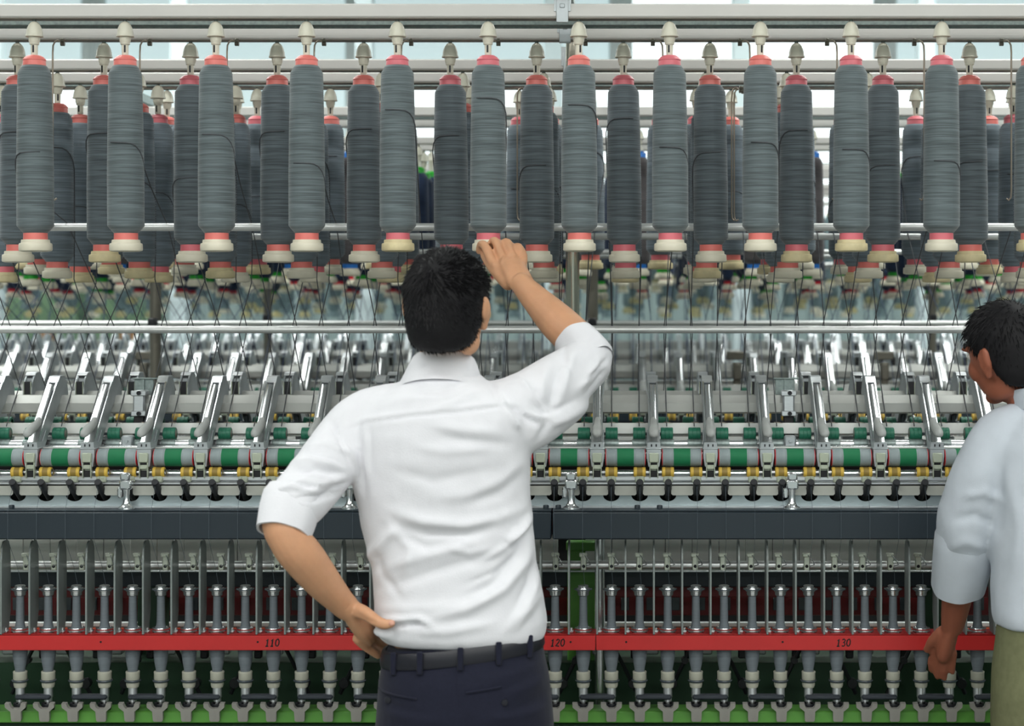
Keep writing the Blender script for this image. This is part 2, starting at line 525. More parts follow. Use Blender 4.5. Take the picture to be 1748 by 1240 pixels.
hanger_lo = MB().lathe([(0, 0), (0.006, 0), (0.0045, -0.006), (0.013, -0.014), (0.0188, -0.0365), (0.0204, -0.041), (0.0132, -0.042), (0.0112, -0.0595), (0.008, -0.0600), (0.0078, -0.0865), (0, -0.0865)], 14).mesh('hanger_far', ivory)
HANG = 0.0855                                   # rail underside to the top of the bobbin

# rows of machine: (depth, x phase, rail underside z, rail top z)
ROWS = [(4.298, -0.0976, 2.2985, 2.331), (4.506, 0.0057, 2.278, 2.312), (4.813, 0.0096, 2.243, 2.271),
        (5.016, 0.0096, 2.235, 2.262), (5.328, 0.0063, 2.262, 2.292), (5.535, -0.0925, 2.280, 2.312)]
YC1, PITCH = 4.93, 2.24
ROWNAME = ['front', 'second', 'third', 'fourth', 'fifth', 'rearmost']

BOBS = {}
def bobbins_machine1():
    for r, (d, ph, zb, zt) in enumerate(ROWS):
        xs = xs_in_view(ph, 0.21, d)
        n = len(xs)
        for i, x in enumerate(xs):
            pink = R.random() < (0.28 if r > 0 else 0.2)
            worn = R.random() < (0.45 if r > 1 else 0.25)
            ym = (yarnA if r == 0 else yarnB if r == 1 else yarnC)
            where = from_edge(i, n)
            if r == 0 and abs(x - (831 - XV) * d / F) < 0.05:
                where = 'by the raised hand'
                pink = True
            t = thing('roving_bobbin', 'grey yarn bobbin with %s cap hanging in the %s creel row, %s' % ('pink' if pink else 'salmon', ROWNAME[r], where),
                      'bobbin', (x, d, zb - HANG), R.uniform(-0.9, 0.9), 'grey roving bobbins of the nearest creel')
            inst([('cap', cap_p if pink else cap_s, (0, 0, 0), []), ('yarn_package', ym, (0, 0, 0), []),
                  ('band', band_p if pink else band_s, (0, 0, 0), []), ('foot_flange', flange_b if worn else flange_a, (0, 0, 0), [])], t)
            t.rotation_euler.x = R.uniform(-0.004, 0.004)
            t.rotation_euler.y = R.uniform(-0.004, 0.004) - 0.0035
            BOBS[(r, i)] = (x, d, zb - HANG)
            h = thing('bobbin_hanger', 'ivory bobbin hanger bolted under the %s creel rail, %s' % (ROWNAME[r], where if 'by the' not in where else 'above the raised hand'),
                      'hanger', (x, d, zb), R.uniform(-0.5, 0.5), 'ivory bobbin hangers of the nearest creel')
            inst([('dome', dome_me, (0, 0, 0), []), ('neck', neck_me, (0, 0, 0), []), ('stem', stem_me, (0, 0, 0), [('slot', slot_me, (0, 0, 0), [])]), ('bolt', bolt_me, (0, 0, 0), [])], h)

# bobbins of the machines behind: coarser meshes of the same shape
def far_bobbin_meshes(tagname, ym, cm, n=20, ridges=30):
    return (lathe_mesh('far_yarn_' + tagname, yarn_profile(ridges, 0.0004), ym, n, 180), lathe_mesh('far_cap_' + tagname, CAP_P, cm, n), lathe_mesh('far_band_' + tagname, BAND_P, cm, n))
flange_far = lathe_mesh('far_flange', FLANGE_P, cream, 20)
M2_KINDS = [('brown charcoal bobbin with blue cap', far_bobbin_meshes('blue', yarn_brown, blue_pl)),
            ('navy blue bobbin with green cap', far_bobbin_meshes('green', yarn_navy, green_pl))]
def far_bobbin_single(tagname, ym, cm, n=12):
    P = CAP_P[:-1] + [(0.0262, -0.024), (0.0372, -0.042), (0.0412, -0.2), (0.0418, -0.394), (0.027, -0.411)] + [(0.0276, -0.427)] + FLANGE_P[1:]
    k = len(CAP_P) - 1
    mis = [1] * (k) + [0] * 4 + [1] + [2] * (len(P) - k - 6)
    return MB().lathe(P, n, mis=mis).mesh('far_bobbin_' + tagname, [ym, cm, cream])
M3_RED = far_bobbin_single('red', yarn_navy, red_pl)
M3_GREEN = far_bobbin_single('green', yarn_slate, green_pl)

def bobbins_machine2():
    for r, (d, ph, zb, zt) in enumerate(ROWS):
        d = d + PITCH
        xs = xs_in_view(ph + 0.06, 0.21, d)
        nm, (ym, cm, bm_) = M2_KINDS[0 if r in (0, 1) else 1]
        for i, x in enumerate(xs):
            if r == 0 and R.random() < 0.35:
                continue
            z = zb
            t = thing('roving_bobbin', '%s on the second machine, %s creel row, %s' % (nm, ROWNAME[r], from_edge(i, len(xs))), 'bobbin', (x, d, z - HANG), 0,
                      'bobbins of the second machine')
            inst([('yarn_package', ym, (0, 0, 0), []), ('cap', cm, (0, 0, 0), []), ('band', bm_, (0, 0, 0), []), ('foot_flange', flange_far, (0, 0, 0), [])], t)
            h = tag(link('bobbin_hanger', hanger_lo, None, (x, d, z)), 'ivory hanger on the second machine under its %s creel rail, %s' % (ROWNAME[r], from_edge(i, len(xs))), 'hanger',
                    'hangers of the second machine')

def bobbins_machine3():
    for r in (0, 1, 2, 3):
        d, ph, zb, zt = ROWS[r]
        zb -= 0.035
        d += 2 * PITCH
        xs = xs_in_view(ph + 0.1, 0.21, d)
        for i, x in enumerate(xs):
            me = M3_RED if i % 4 != 2 else M3_GREEN
            nm = 'red banded navy' if me is M3_RED else 'green banded slate'
            tag(link('roving_bobbin', me, None, (x, d, zb - HANG)), '%s bobbin far off on the third machine, %s creel row, %s' % (nm, ROWNAME[r], from_edge(i, len(xs))), 'bobbin',
                'bobbins of the third machine')
    hb = MB()
    for r in (0, 1, 2, 3):
        d, ph, zb, zt = ROWS[r]
        zb -= 0.035
        d += 2 * PITCH
        for x in xs_in_view(ph + 0.1, 0.21, d):
            hb.lathe([(0, 0), (0.006, 0), (0.018, -0.03), (0.0204, -0.041), (0.012, -0.045), (0.008, -0.0600), (0.0078, -0.0865)], 8, (x, d, zb))
    o = link('bobbin_hanger', hb.mesh('far_hangers', ivory), None, kind='stuff')
    tag(o, 'crowd of small ivory hangers under the rails of the third machine', 'hanger')

# ------------------------------------------------------------------ drafting arms
BY = 4.61                                       # depth of the arm base on machine 1
OFF = YC1 - BY
ARM_OUT = [(-0.012, 1.288), (0.160, 1.437), (0.175, 1.4502), (0.180, 1.4510), (0.212, 1.4510), (0.217, 1.4490), (0.236, 1.4340), (0.248, 1.414), (0.250, 1.396), (0.243, 1.388), (0.215, 1.386),
           (0.168, 1.380), (0.150, 1.366), (0.060, 1.288), (0.038, 1.266), (0.0, 1.266)]
def along(p, q, t):
    return (p[0] + (q[0] - p[0]) * t, p[1] + (q[1] - p[1]) * t)
def arm_meshes():
    M = {}
    b = MB()
    w = 0.0125
    # two cheek plates and a web between them
    for a0, a1 in ((-w, -w + 0.004), (w - 0.004, w)):
        b.prism(ARM_OUT, a0, a1, 'YZ')
    web = [(-0.006, 1.285), (0.1655, 1.434), (0.176, 1.4465), (0.205, 1.446), (0.228, 1.436), (0.228, 1.426), (0.2, 1.436), (0.172, 1.43), (0.0, 1.277)]
    b.prism(web, -w + 0.003, w - 0.003, 'YZ')
    M['body'] = b.mesh('arm_body', alu_satin, 22)
    t = MB()
    top = [(0.157, 1.4368), (0.173, 1.4510), (0.179, 1.4530), (0.2125, 1.4530), (0.2190, 1.4502), (0.2255, 1.4450), (0.2245, 1.4425), (0.217, 1.4480), (0.212, 1.4500), (0.180, 1.4500), (0.175, 1.4490), (0.159, 1.4345)]
    t.prism(top, -w - 0.0008, w + 0.0008, 'YZ')
    M['top'] = t.mesh('arm_top_cap', alu, 22)
    m = MB()
    m.box((0, 0.2450, 1.412), (0.019, 0.006, 0.034), 0.001)
    M['mouth'] = m.mesh('arm_mouth', black_pl)
    mf = MB()
    for sx in (-1, 1):
        mf.box((sx * 0.0095, 0.2490, 1.410), (0.0025, 0.003, 0.036), 0.0006)
    mf.box((0, 0.2490, 1.3925), (0.021, 0.003, 0.003), 0.0006)
    M['mouth_frame'] = mf.mesh('arm_mouth_frame', clip_olive)
    # lever bar on the front face
    n = Vector((0, -0.655, 0.756))
    L = MB()
    p0, p1 = Vector((0, 0.148, 1.4265)), Vector((0, 0.052, 1.3433))
    rings = []
    for p, hw, hh in ((p0 + n * 0.003, 0.0072, 0.004), (p0 + (p1 - p0) * .03 + n * 0.008, 0.0076, 0.008), (p1 + n * 0.008, 0.0080, 0.008), (p1 + Vector((0, -0.012, -0.006)) + n * .006, 0.0085, 0.008)):
        rings.append([p + Vector((sx * hw, 0, 0)) + n * (sz * hh * .5) for sx, sz in ((-1, -1), (1, -1), (1, .7), (.75, 1), (-.75, 1), (-1, .7))])
    L.loft(rings)
    M['lever'] = L.mesh('arm_lever', chrome)
    # grip curling away from the arm
    G = MB()
    path = [((0, 0.048, 1.347), 0.0080, 0.008), ((0, 0.030, 1.3385), 0.0095, 0.0092), ((0, 0.006, 1.3325), 0.0112, 0.0098), ((0, -0.018, 1.3275), 0.0122, 0.0102), ((0, -0.040, 1.321), 0.0122, 0.0095), ((0, -0.052, 1.316), 0.0095, 0.006), ((0, -0.056, 1.3140), 0.004, 0.0025)]
    rings = []
    for k, (p, hx, hz) in enumerate(path):
        rings.append([Vector(p) + Vector((hx * math.cos(a), -0.35 * hz * math.sin(a), hz * math.sin(a))) for a in [2 * PI * q / 14 for q in range(14)]])
    G.loft(rings)
    M['grip'] = G.mesh('arm_grip', grip_grey, 50)
    # bright front strips of the arm on both sides of the lever
    S = MB()
    for sx in (-1, 1):
        a, c_ = Vector((sx * 0.0106, -0.0105, 1.2905)), Vector((sx * 0.0106, 0.159, 1.4375))
        S.loft([[p + Vector((u * 0.0018, 0, 0)) + n * v for u, v in ((-1, -.001), (1, -.001), (1, .0022), (-1, .0022))] for p in (a, c_)])
    S.loft([[p + Vector((u * 0.0085, 0, 0)) + n * v for u, v in ((-1, -.001), (1, -.001), (1, .0016), (-1, .0016))] for p in (Vector((0, -0.0085, 1.2925)), Vector((0, 0.04, 1.3345)))])
    M['strip'] = S.mesh('arm_strips', chrome)
    B = MB()
    B.prism([(-0.0155, 1.296), (0.0155, 1.296), (0.017, 1.2815), (0.0175, 1.262), (0.0135, 1.236), (-0.0135, 1.236), (-0.0175, 1.262), (-0.017, 1.2815)], -0.022, 0.022, 'XZ')
    B.box((0, -0.004, 1.2805), (0.038, 0.040, 0.0035), 0.001)
    for sx in (-1, 1):
        B.prism([(0.006, 1.266), (0.052, 1.300), (0.060, 1.318), (0.052, 1.322), (0.012, 1.284)], sx * 0.0135, sx * 0.0160, 'YZ')
    M['bracket'] = B.mesh('arm_bracket', alu_satin)
    s_ = MB()
    for sx in (-1, 1):
        s_.box((sx * 0.0058, -0.0222, 1.2885), (0.0034, 0.0012, 0.0065), 0.0004)
    M['slots'] = s_.mesh('arm_slots', black_pl)
    C = MB()
    C.box((0, -0.0265, 1.2585), (0.024, 0.008, 0.0235), 0.002)
    M['clip'] = C.mesh('arm_clip', clip_olive)
    P = MB()
    for sx in (-1, 1):
        P.box((sx * 0.0098, -0.022, 1.2275), (0.0022, 0.012, 0.040), 0.0006)
    P.box((0, -0.0245, 1.2355), (0.0175, 0.006, 0.0105), 0.0012)
    P.box((0, -0.018, 1.221), (0.015, 0.004, 0.018), 0.0008)
    M['prongs'] = P.mesh('arm_prongs', clip_olive)
    Q = MB()  # dark boxes stand in for the shade in the gap between the prongs
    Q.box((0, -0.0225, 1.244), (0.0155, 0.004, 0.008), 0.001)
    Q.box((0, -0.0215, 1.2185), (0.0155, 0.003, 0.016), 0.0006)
    M['shadow_gap'] = Q.mesh('arm_gap_shade', void_dark)
    # rollers
    f = MB()
    f.lathe([(0.010, -0.0155), (0.0150, -0.0155), (0.0163, -0.0140), (0.0163, -0.0062), (0.0156, -0.0056), (0.0156, -0.0048), (0.0163, -0.0042), (0.0163, 0.0042), (0.0156, 0.0048), (0.0156, 0.0056), (0.0163, 0.0062), (0.0163, 0.0140), (0.0150, 0.0155), (0.010, 0.0155)], 28, (0, 0, 0), 'X')
    M['feed'] = f.mesh('feed_roller', cot_green)
    h = MB().cyl((0, 0, 0), 0.0108, 0.0304, 20, 'X')
    M['feed_hub'] = h.mesh('feed_hub', post_grey)
    y = MB()
    y.lathe([(0.0085, -0.015), (0.0112, -0.015), (0.0128, -0.0135), (0.0128, -0.0072), (0.0124, -0.0068), (0.0124, 0.0068), (0.0128, 0.0072), (0.0128, 0.0135), (0.0112, 0.015), (0.0085, 0.015)], 28, (0, 0, 0), 'X',
            mis=[0, 0, 0, 0, 1, 0, 0, 0, 0])
    M['front'] = y.mesh('front_roller', [apron_yel, apron_dark])
    M['front_hub'] = MB().cyl((0, 0, 0), 0.0088, 0.0294, 20, 'X').mesh('front_hub', smoke_pl)
    M['shaft'] = MB().cyl((0, 0, 0), 0.0042, 0.084, 14, 'X').mesh('roller_shaft', chrome)
    M['shaft2'] = MB().cyl((0, 0, 0), 0.0038, 0.084, 14, 'X').mesh('feed_shaft', smoke_pl)
    hg = MB()
    hg.box((0, 0.100, 1.317), (0.008, 0.014, 0.024), 0.001)
    M['saddle'] = hg.mesh('feed_saddle', smoke_pl)
    return M
AM = arm_meshes()
FEED_Y, FEED_Z = 4.71 - BY, 1.3087
FRONT_Y, FRONT_Z = -0.012, 1.2215
def arm_spec(full=True):
    sp = [('arm_body', AM['body'], (0, 0, 0), [('mouth', AM['mouth'], (0, 0, 0), []), ('mouth_frame', AM['mouth_frame'], (0, 0, 0), [])]),
          ('top_cap', AM['top'], (0, 0, 0), []), ('lever', AM['lever'], (0, 0, 0), [('grip', AM['grip'], (0, 0, 0), [])]), ('trim_strip', AM['strip'], (0, 0, 0), []),
          ('bracket', AM['bracket'], (0, 0, 0), [('slot', AM['slots'], (0, 0, 0), [])]),
          ('clip', AM['clip'], (0, 0, 0), [('prong', AM['prongs'], (0, 0, 0), []), ('gap_shade', AM['shadow_gap'], (0, 0, 0), [])]),
          ('roller_shaft', AM['shaft'], (0, FRONT_Y, FRONT_Z), []), ('feed_shaft', AM['shaft2'], (0, FEED_Y, FEED_Z), []), ('saddle', AM['saddle'], (0, 0, 0), [])]
    for sx in (-1, 1):
        sp.append(('feed_roller', AM['feed'], (sx * 0.035, FEED_Y, FEED_Z), [('hub', AM['feed_hub'], (0, 0, 0), [])] if full else []))
        sp.append(('front_roller', AM['front'], (sx * 0.035, FRONT_Y, FRONT_Z), [('hub', AM['front_hub'], (0, 0, 0), [])] if full else []))
    return sp
def arm_low():
    b = MB()
    def grab(me, mi, off=(0, 0, 0)):
        b.add([(v.co.x + off[0], v.co.y + off[1], v.co.z + off[2]) for v in me.vertices], [tuple(p.vertices) for p in me.polygons], mi)
    grab(AM['body'], 0); grab(AM['top'], 1); grab(AM['lever'], 2); grab(AM['bracket'], 0); grab(AM['mouth'], 3); grab(AM['grip'], 4); grab(AM['strip'], 2)
    b.lathe([(0, -0.0155), (0.0163, -0.0150), (0.0163, 0.015), (0, 0.0155)], 14, (-0.035, FEED_Y, FEED_Z), 'X', 5)
    b.lathe([(0, -0.0155), (0.0163, -0.0150), (0.0163, 0.015), (0, 0.0155)], 14, (0.035, FEED_Y, FEED_Z), 'X', 5)
    return b.mesh('far_arm', [alu_satin, alu, chrome, black_pl, grip_grey, cot_green])
ARM_PH = 0.0813
SP_PH = 0.0463
def arms():
    for mi, nm in ((0, 'nearest'), (1, 'second')):
        yc = YC1 + PITCH * mi
        for side in (1, -1):
            xs = xs_in_view(ARM_PH, 0.14, yc - side * 0.2, 0.09)
            sp = arm_spec(mi == 0 and side == 1)
            for i, x in enumerate(xs):
                lab = ('silver drafting arm with green and yellow rollers on the %s machine, %s' if side == 1 else 'silver drafting arm seen from its open back end on the %s machine, %s') % (nm, from_edge(i, len(xs)))
                t = thing('drafting_arm', lab, 'drafting arm', (x, yc - side * OFF, 0), 0 if side == 1 else PI, 'drafting arms of the %s machine, %s side' % (nm, 'facing' if side == 1 else 'far'))
                inst(sp, t)
    lo = arm_low()
    for side in (1, -1):
        yc = YC1 + PITCH * 2
        xs = xs_in_view(ARM_PH, 0.14, yc - side * 0.2, 0.05)
        for i, x in enumerate(xs):
            tag(link('drafting_arm', lo, None, (x, yc - side * OFF, 0), (0, 0, 0 if side == 1 else PI)), 'small blurred drafting arm far off on the third machine, %s side, %s' % ('facing' if side == 1 else 'rear', from_edge(i, len(xs))),
                'drafting arm', 'drafting arms of the third machine')

# green drums between the arms
def drums():
    sl = MB().lathe([(0.010, -0.0205), (0.0222, -0.0205), (0.0222, 0.0205), (0.010, 0.0205)], 36, (0, 0, 0), 'X').mesh('drum_sleeve', drum_green)
    gb = MB().lathe([(0.010, 0.0205), (0.0213, 0.0205), (0.0213, 0.0235), (0.0222, 0.0245), (0.0222, 0.0400), (0.0214, 0.0415), (0.0214, 0.0440), (0.0222, 0.0450), (0.0216, 0.0480), (0.010, 0.0480)], 36, (0, 0, 0), 'X').mesh('drum_band', drum_grey)
    rb = MB().lathe([(0, 0.0475), (0.0212, 0.0475), (0.0212, 0.0495), (0.0185, 0.0500), (0.017, 0.0488), (0.006, 0.0488), (0.005, 0.0515), (0, 0.0515)], 32, (0, 0, 0), 'X').mesh('drum_end', drum_red)
    xs = xs_in_view(ARM_PH - 0.07, 0.14, 4.61, 0.07)
    for i, x in enumerate(xs):
        t = thing('clearer_roller', 'green clearer drum with grey bands between two drafting arms, %s' % from_edge(i, len(xs)), 'roller', (x, 4.613, 1.2570), 0, 'green clearer drums of the nearest machine')
        link('green_sleeve', sl, t)
        for k in (0, 1):
            link('grey_band', gb, t, rot=(0, 0, PI * k))
            link('red_end', rb, t, rot=(0, 0, PI * k))

# ------------------------------------------------------------------ spindles, rails, separators
def YZ(y):                                      # spindle-plane pixel row to height
    return ZP(y, 4.617)
def spindles():
    z = YZ
    crown = lathe_mesh('crown', [(0, z(999)), (0.0115, z(999.3)), (0.0132, z(1000.6)), (0.0132, z(1003.6)), (0.0162, z(1004.2)), (0.0168, z(1005)), (0.0168, z(1009)), (0.0160, z(1009.8)), (0.0140, z(1010.2)), (0.0140, z(1014.5)), (0.0128, z(1016.5)), (0, z(1017))], chrome, 24)
    disc = lathe_mesh('crown_disc', [(0.012, z(1006)), (0.0225, z(1005.2)), (0.0228, z(1006)), (0.0225, z(1006.8)), (0.012, z(1007.5))], smoke_pl, 28)
    tp = []
    n = 26
    for i in range(n * 2 + 1):
        t = i / (2 * n)
        r = 0.0094 + 0.0014 * t + 0.0075 * max(0, (t - 0.72) / 0.28) ** 2
        tp.append((r + (0.0003 if i % 2 else 0), z(1016) + (z(1078) - z(1016)) * t))
    tubeu = lathe_mesh('cop_tube', tp, cop_grey, 20, 180)
    cone = lathe_mesh('cop_cone', [(0.0182, z(1084)), (0.0182, z(1108)), (0.0178, z(1120)), (0.0150, z(1134)), (0.0128, z(1141)), (0.0122, z(1148)), (0, z(1148))], cop_grey, 24)
    col1 = lathe_mesh('upper_collar', [(0, z(1146)), (0.0168, z(1146)), (0.0176, z(1147)), (0.0170, z(1150)), (0.0170, z(1159)), (0.0160, z(1160.5)), (0, z(1160.5))], collar_bg, 24)
    rg = lathe_mesh('collar_ring', [(0.012, z(1160)), (0.0200, z(1160.5)), (0.0206, z(1162)), (0.0180, z(1164.5)), (0.012, z(1165))], smoke_pl, 28)
    col2 = lathe_mesh('lower_collar', [(0, z(1164)), (0.0160, z(1164)), (0.0160, z(1169)), (0.0142, z(1173.5)), (0, z(1173.5))], collar_bg, 24)
    whorl = lathe_mesh('whorl', [(0, z(1172)), (0.0112, z(1172)), (0.0112, z(1190)), (0.0100, z(1190.5)), (0.0100, z(1197)), (0, z(1197))], alu, 24)
    foot = lathe_mesh('spindle_foot', [(0, z(1196)), (0.0078, z(1196)), (0.0078, z(1199)), (0.0060, z(1200)), (0.0060, z(1204)), (0.0066, z(1205)), (0.0058, z(1209)), (0, z(1214))], chrome, 20)
    sock = lathe_mesh('foot_socket', [(0.010, z(1201)), (0.0165, z(1200)), (0.0175, z(1203)), (0.0150, z(1212)), (0, z(1214))], black_pl, 20)
    st = MB().tube([(0, -0.045, 1.212), (0, -0.094, ZP(872, 4.53)), (0, -0.0945, ZP(921, 4.53)), (0, -0.02, 0.985), (0.004, -0.004, 0.94)], 0.00045, 5).mesh('yarn_strand', strand_m)
    xs = xs_in_view(SP_PH, 0.07, 4.617, 0.05)
    for i, x in enumerate(xs):
        t = thing('spindle', 'grey spinning spindle with chrome crown standing through red rail, %s' % from_edge(i, len(xs)), 'spindle', (x, 4.617, 0), 0, 'spindles through the red rail')
        inst([('crown', crown, (0, 0, 0), [('disc', disc, (0, 0, 0), [])]), ('cop_tube', tubeu, (0, 0, 0), []), ('cop_cone', cone, (0, 0, 0), []), ('collar', col1, (0, 0, 0), [('collar_ring', rg, (0, 0, 0), [])]),
              ('collar', col2, (0, 0, 0), []), ('whorl', whorl, (0, 0, 0), []), ('foot', foot, (0, 0, 0), []), ('foot_socket', sock, (0, 0, 0), []), ('yarn_strand', st, (0, 0, 0), [])], t)

def text_mesh(txt, h):
    """hand drawn marker digits: strokes in the XY plane, later stood upright"""
    G = {'1': [[(-.16, .72), (.02, .98), (.0, .5), (-.02, .02)], [(-.2, .02), (.16, .02)]],
         '0': [[(.0, .98), (-.2, .8), (-.24, .4), (-.1, .06), (.06, .02), (.22, .3), (.22, .7), (.08, .96), (.0, .98)]],
         '2': [[(-.2, .78), (-.02, .97), (.18, .86), (.16, .6), (-.04, .32), (-.24, .04), (.0, .06), (.24, .02)]],
         '3': [[(-.2, .88), (.02, .98), (.2, .82), (.12, .6), (-.06, .52), (.14, .46), (.22, .24), (.06, .02), (-.2, .08)]]}
    m = MB()
    for k, ch in enumerate(txt):
        ox = (k - (len(txt) - 1) / 2) * 0.66
        for st in G[ch]:
            pts = [Vector(((x + ox + 0.12 * (y - .5)) * h, y * h, 0)) for x, y in st]
            m.tube(pts, 0.0017, 6)
    for i_ in range(len(m.v)):
        v = m.v[i_]
        m.v[i_] = (v[0], v[1], v[2] * 0.3)
    return m.mesh('number_' + txt, ink)

def ring_rails():
    zt, zb = ZP(1083, 4.58), ZP(1111, 4.58)
    seam = (1017 - XV) * 4.58 / F
    lo, hi = (-60 - XV) * 4.58 / F, (1820 - XV) * 4.58 / F
    ring = lathe_mesh('spinning_ring', [(0.0145, 0.0), (0.0215, 0.0), (0.0222, 0.002), (0.0205, 0.0045), (0.0208, 0.0075), (0.0215, 0.0085), (0.0210, 0.0105), (0.0160, 0.0110), (0.0145, 0.0095)], chrome, 30)
    lug = MB().box((0, 0, 0.004), (0.012, 0.012, 0.008), 0.0015).cyl((0, 0, 0.010), 0.0038, 0.006, 12).mesh('ring_clamp', chrome)
    hole = MB().cyl((0, 0, 0), 0.0026, 0.0012, 14, 'Y').mesh('rail_hole', ink)
    xs = xs_in_view(SP_PH, 0.07, 4.617, 0.05)
    for a, b, lab, nums, dots in ((lo, seam - 0.0008, 'red ring rail on the left, numbered 110 and 120 in black marker', ((465, '110'), (952, '120')), (172, 440, 974)),
                                  (seam + 0.0008, hi, 'red ring rail on the right, numbered 130 in black marker', ((1440, '130'),), (1069, 1336, 1602))):
        m = MB()
        m.box(((a + b) / 2, 4.58 + 0.002, (zt + zb) / 2), (b - a, 0.004, zt - zb), 0.0015)
        # top web in front of and behind the spindles, with a web between the holes
        m.box(((a + b) / 2, 4.5875, zt - 0.002), (b - a, 0.015, 0.004), 0.001)
        m.box(((a + b) / 2, 4.648, zt - 0.002), (b - a, 0.016, 0.004), 0.001)
        for x in xs:
            if a < x + 0.035 < b:
                m.box((x + 0.035, 4.6175, zt - 0.002), (0.032, 0.06, 0.004))
        t = tag(link('ring_rail', m.mesh('ring_rail', rail_red)), lab, 'rail')
        for x in xs:
            if a < x < b:
                link('spinning_ring', ring, t, (x, 4.617, zt))
                link('ring_clamp', lug, t, (x - 0.030, 4.600, zt))
        for px, tx in nums:
            me = text_mesh(tx, 0.0185)
            link('number', me, t, ((px - XV) * 4.58 / F, 4.5797, ZP(1104, 4.58)), (PI / 2, 0, 0), label='handwritten black number ' + tx)
        for px in dots:
            link('rail_hole', hole, t, ((px - XV) * 4.58 / F, 4.5797, ZP(1096.5, 4.58)))

def machine1_frame():
    root = thing('spinning_machine', 'long ring spinning machine with pale creel rails and dark front beam, nearest row', 'machine', (0, YC1, 0))
    def P(name, me, loc=(0, 0, 0), ch=None, rot=(0, 0, 0)):
        o = link(name, me, root, (loc[0], loc[1] - YC1, loc[2]), rot)
        return o
    XL, XR = -1.95, 1.55
    XM, XLEN = (XL + XR) / 2, XR - XL
    # creel rails
    for d, ph, zb, zt in ROWS:
        P('creel_rail', MB().box((0, 0, 0), (XLEN, 0.042, zt - zb), 0.004).mesh('creel_rail', rail_paint), (XM, d, (zb + zt) / 2))
        P('rail_lip', MB().box((0, 0, 0), (XLEN, 0.034, 0.0032), 0.001).mesh('rail_lip', post_grey), (XM, d, zb - 0.0008))
    P('galvanised_strip', MB().box((0, 0, 0), (XLEN, 0.03, 0.0135), 0.001).box((0, 0.013, -0.008), (XLEN, 0.004, 0.006)).mesh('galvanised_strip', galv), (XM, 4.40, ZP(39.5, 4.40)))
    for d, yy in ((5.18, 134), (5.24, 146)):
        P('galvanised_strip', MB().box((0, 0, 0), (XLEN, 0.02, 0.008), 0.001).mesh('galvanised_strip', galv), (XM, d, ZP(yy, d)))
    # cross arm with clamps that carry the rails, and its post
    ca = P('cross_arm', MB().box((0, 0, 0), (0.03, 1.42, 0.035), 0.004).mesh('cross_arm', galv), (-0.128, 4.915, 2.375))
    clamp = MB()
    clamp.prism([(-0.019, 0.045), (-0.019, -0.004), (-0.011, -0.004), (-0.0105, 0.02), (0.0105, 0.02), (0.011, -0.004), (0.019, -0.004), (0.019, 0.045)], -0.024, 0.024, 'XZ')
    clamp.box((0, 0, 0.030), (0.018, 0.050, 0.018), 0.002)
    clamp.box((0, -0.0235, 0.0), (0.028, 0.004, 0.060), 0.001)
    clamp.box((0, -0.0255, 0.008), (0.012, 0.004, 0.010), 0.0015)
    clm = clamp.mesh('rail_clamp', alu_satin)
    for d, ph, zb, zt in ROWS:
        P('rail_clamp', clm, (-0.135, d, zt - 0.014))
    P('cross_bracket', MB().box((0, 0, 0), (0.034, 0.04, 0.05), 0.004).cyl((-0.012, -0.022, -0.016), 0.007, 0.012, 12, 'Y').mesh('cross_bracket', galv), (-0.1215, 4.66, 2.352))
    P('creel_post', MB().cyl((0, 0, 0), 0.0172, 0.98, 24).mesh('creel_post', post_m), (-0.1215, 4.66, 1.865))
    # guide rods
    rod = MB().cyl((0, 0, 0), 0.0098, XLEN, 18, 'X').mesh('guide_rod', rod_m)
    for d, zz in ((4.60, ZP(388, 4.60)), (5.26, ZP(404, 5.26)), (4.86, ZP(563, 4.86)), (5.00, ZP(563, 4.86))):
        P('guide_rod', rod, (XM, d, zz))
    # roller beams, bars and shafts on both sides
    hexa = [(-0.012, 0.0235), (0.012, 0.0235), (0.029, 0.004), (0.027, -0.019), (0.020, -0.0235), (-0.020, -0.0235), (-0.027, -0.019), (-0.029, 0.004)]
    beam = MB().prism(hexa, -XLEN / 2, XLEN / 2, 'YZ').mesh('roller_beam', beam_m, 20)
    gbar = MB().box((0, 0, 0), (XLEN, 0.005, 0.028), 0.001).mesh('roving_guide_bar', bar_white)
    shaft_b = MB().cyl((0, 0, 0), 0.0115, XLEN, 20, 'X').mesh('fluted_roller', chrome)
    strip = MB().box((0, 0, 0), (XLEN, 0.012, 0.003), 0.0006).mesh('cover_strip', bar_white)
    shaft_f = MB().cyl((0, 0, 0), 0.0085, XLEN, 20, 'X').mesh('front_fluted_roller', chrome)
    lowbar = MB().box((0, 0, 0), (XLEN, 0.016, 0.013), 0.003).mesh('lower_bar', alu)
    for sd in (1, -1):
        def S(d):
            return YC1 + sd * (d - YC1)
        P('roller_beam', beam, (XM, S(4.815), 1.3785))
        if sd == 1:
            P('roving_guide_bar', gbar, (XM, S(4.748), 1.320))
        P('fluted_roller', shaft_b, (XM, S(4.70), 1.2835))
        P('fluted_roller', MB().cyl((0, 0, 0), 0.008, XLEN, 16, 'X').mesh('fluted_roller_thin', chrome), (XM, S(4.665), 1.275))
        P('cover_strip', strip, (XM, S(4.648), ZP(764.5, 4.648)))
        P('front_fluted_roller', shaft_f, (XM, S(4.622), 1.2165))
        P('lower_bar', lowbar, (XM, S(4.598), ZP(817, 4.598)))
    sleeve = MB().lathe([(0.0085, -0.018), (0.0128, -0.018), (0.0132, -0.016), (0.0132, 0.016), (0.0128, 0.018), (0.0085, 0.018)], 20, (0, 0, 0), 'X').mesh('roller_sleeve', galv)
    lowclip = MB().box((0, 0, 0), (0.024, 0.020, 0.016), 0.003).mesh('bar_clip', clip_olive)
    xs = xs_in_view(SP_PH, 0.07, 4.617, 0.12)
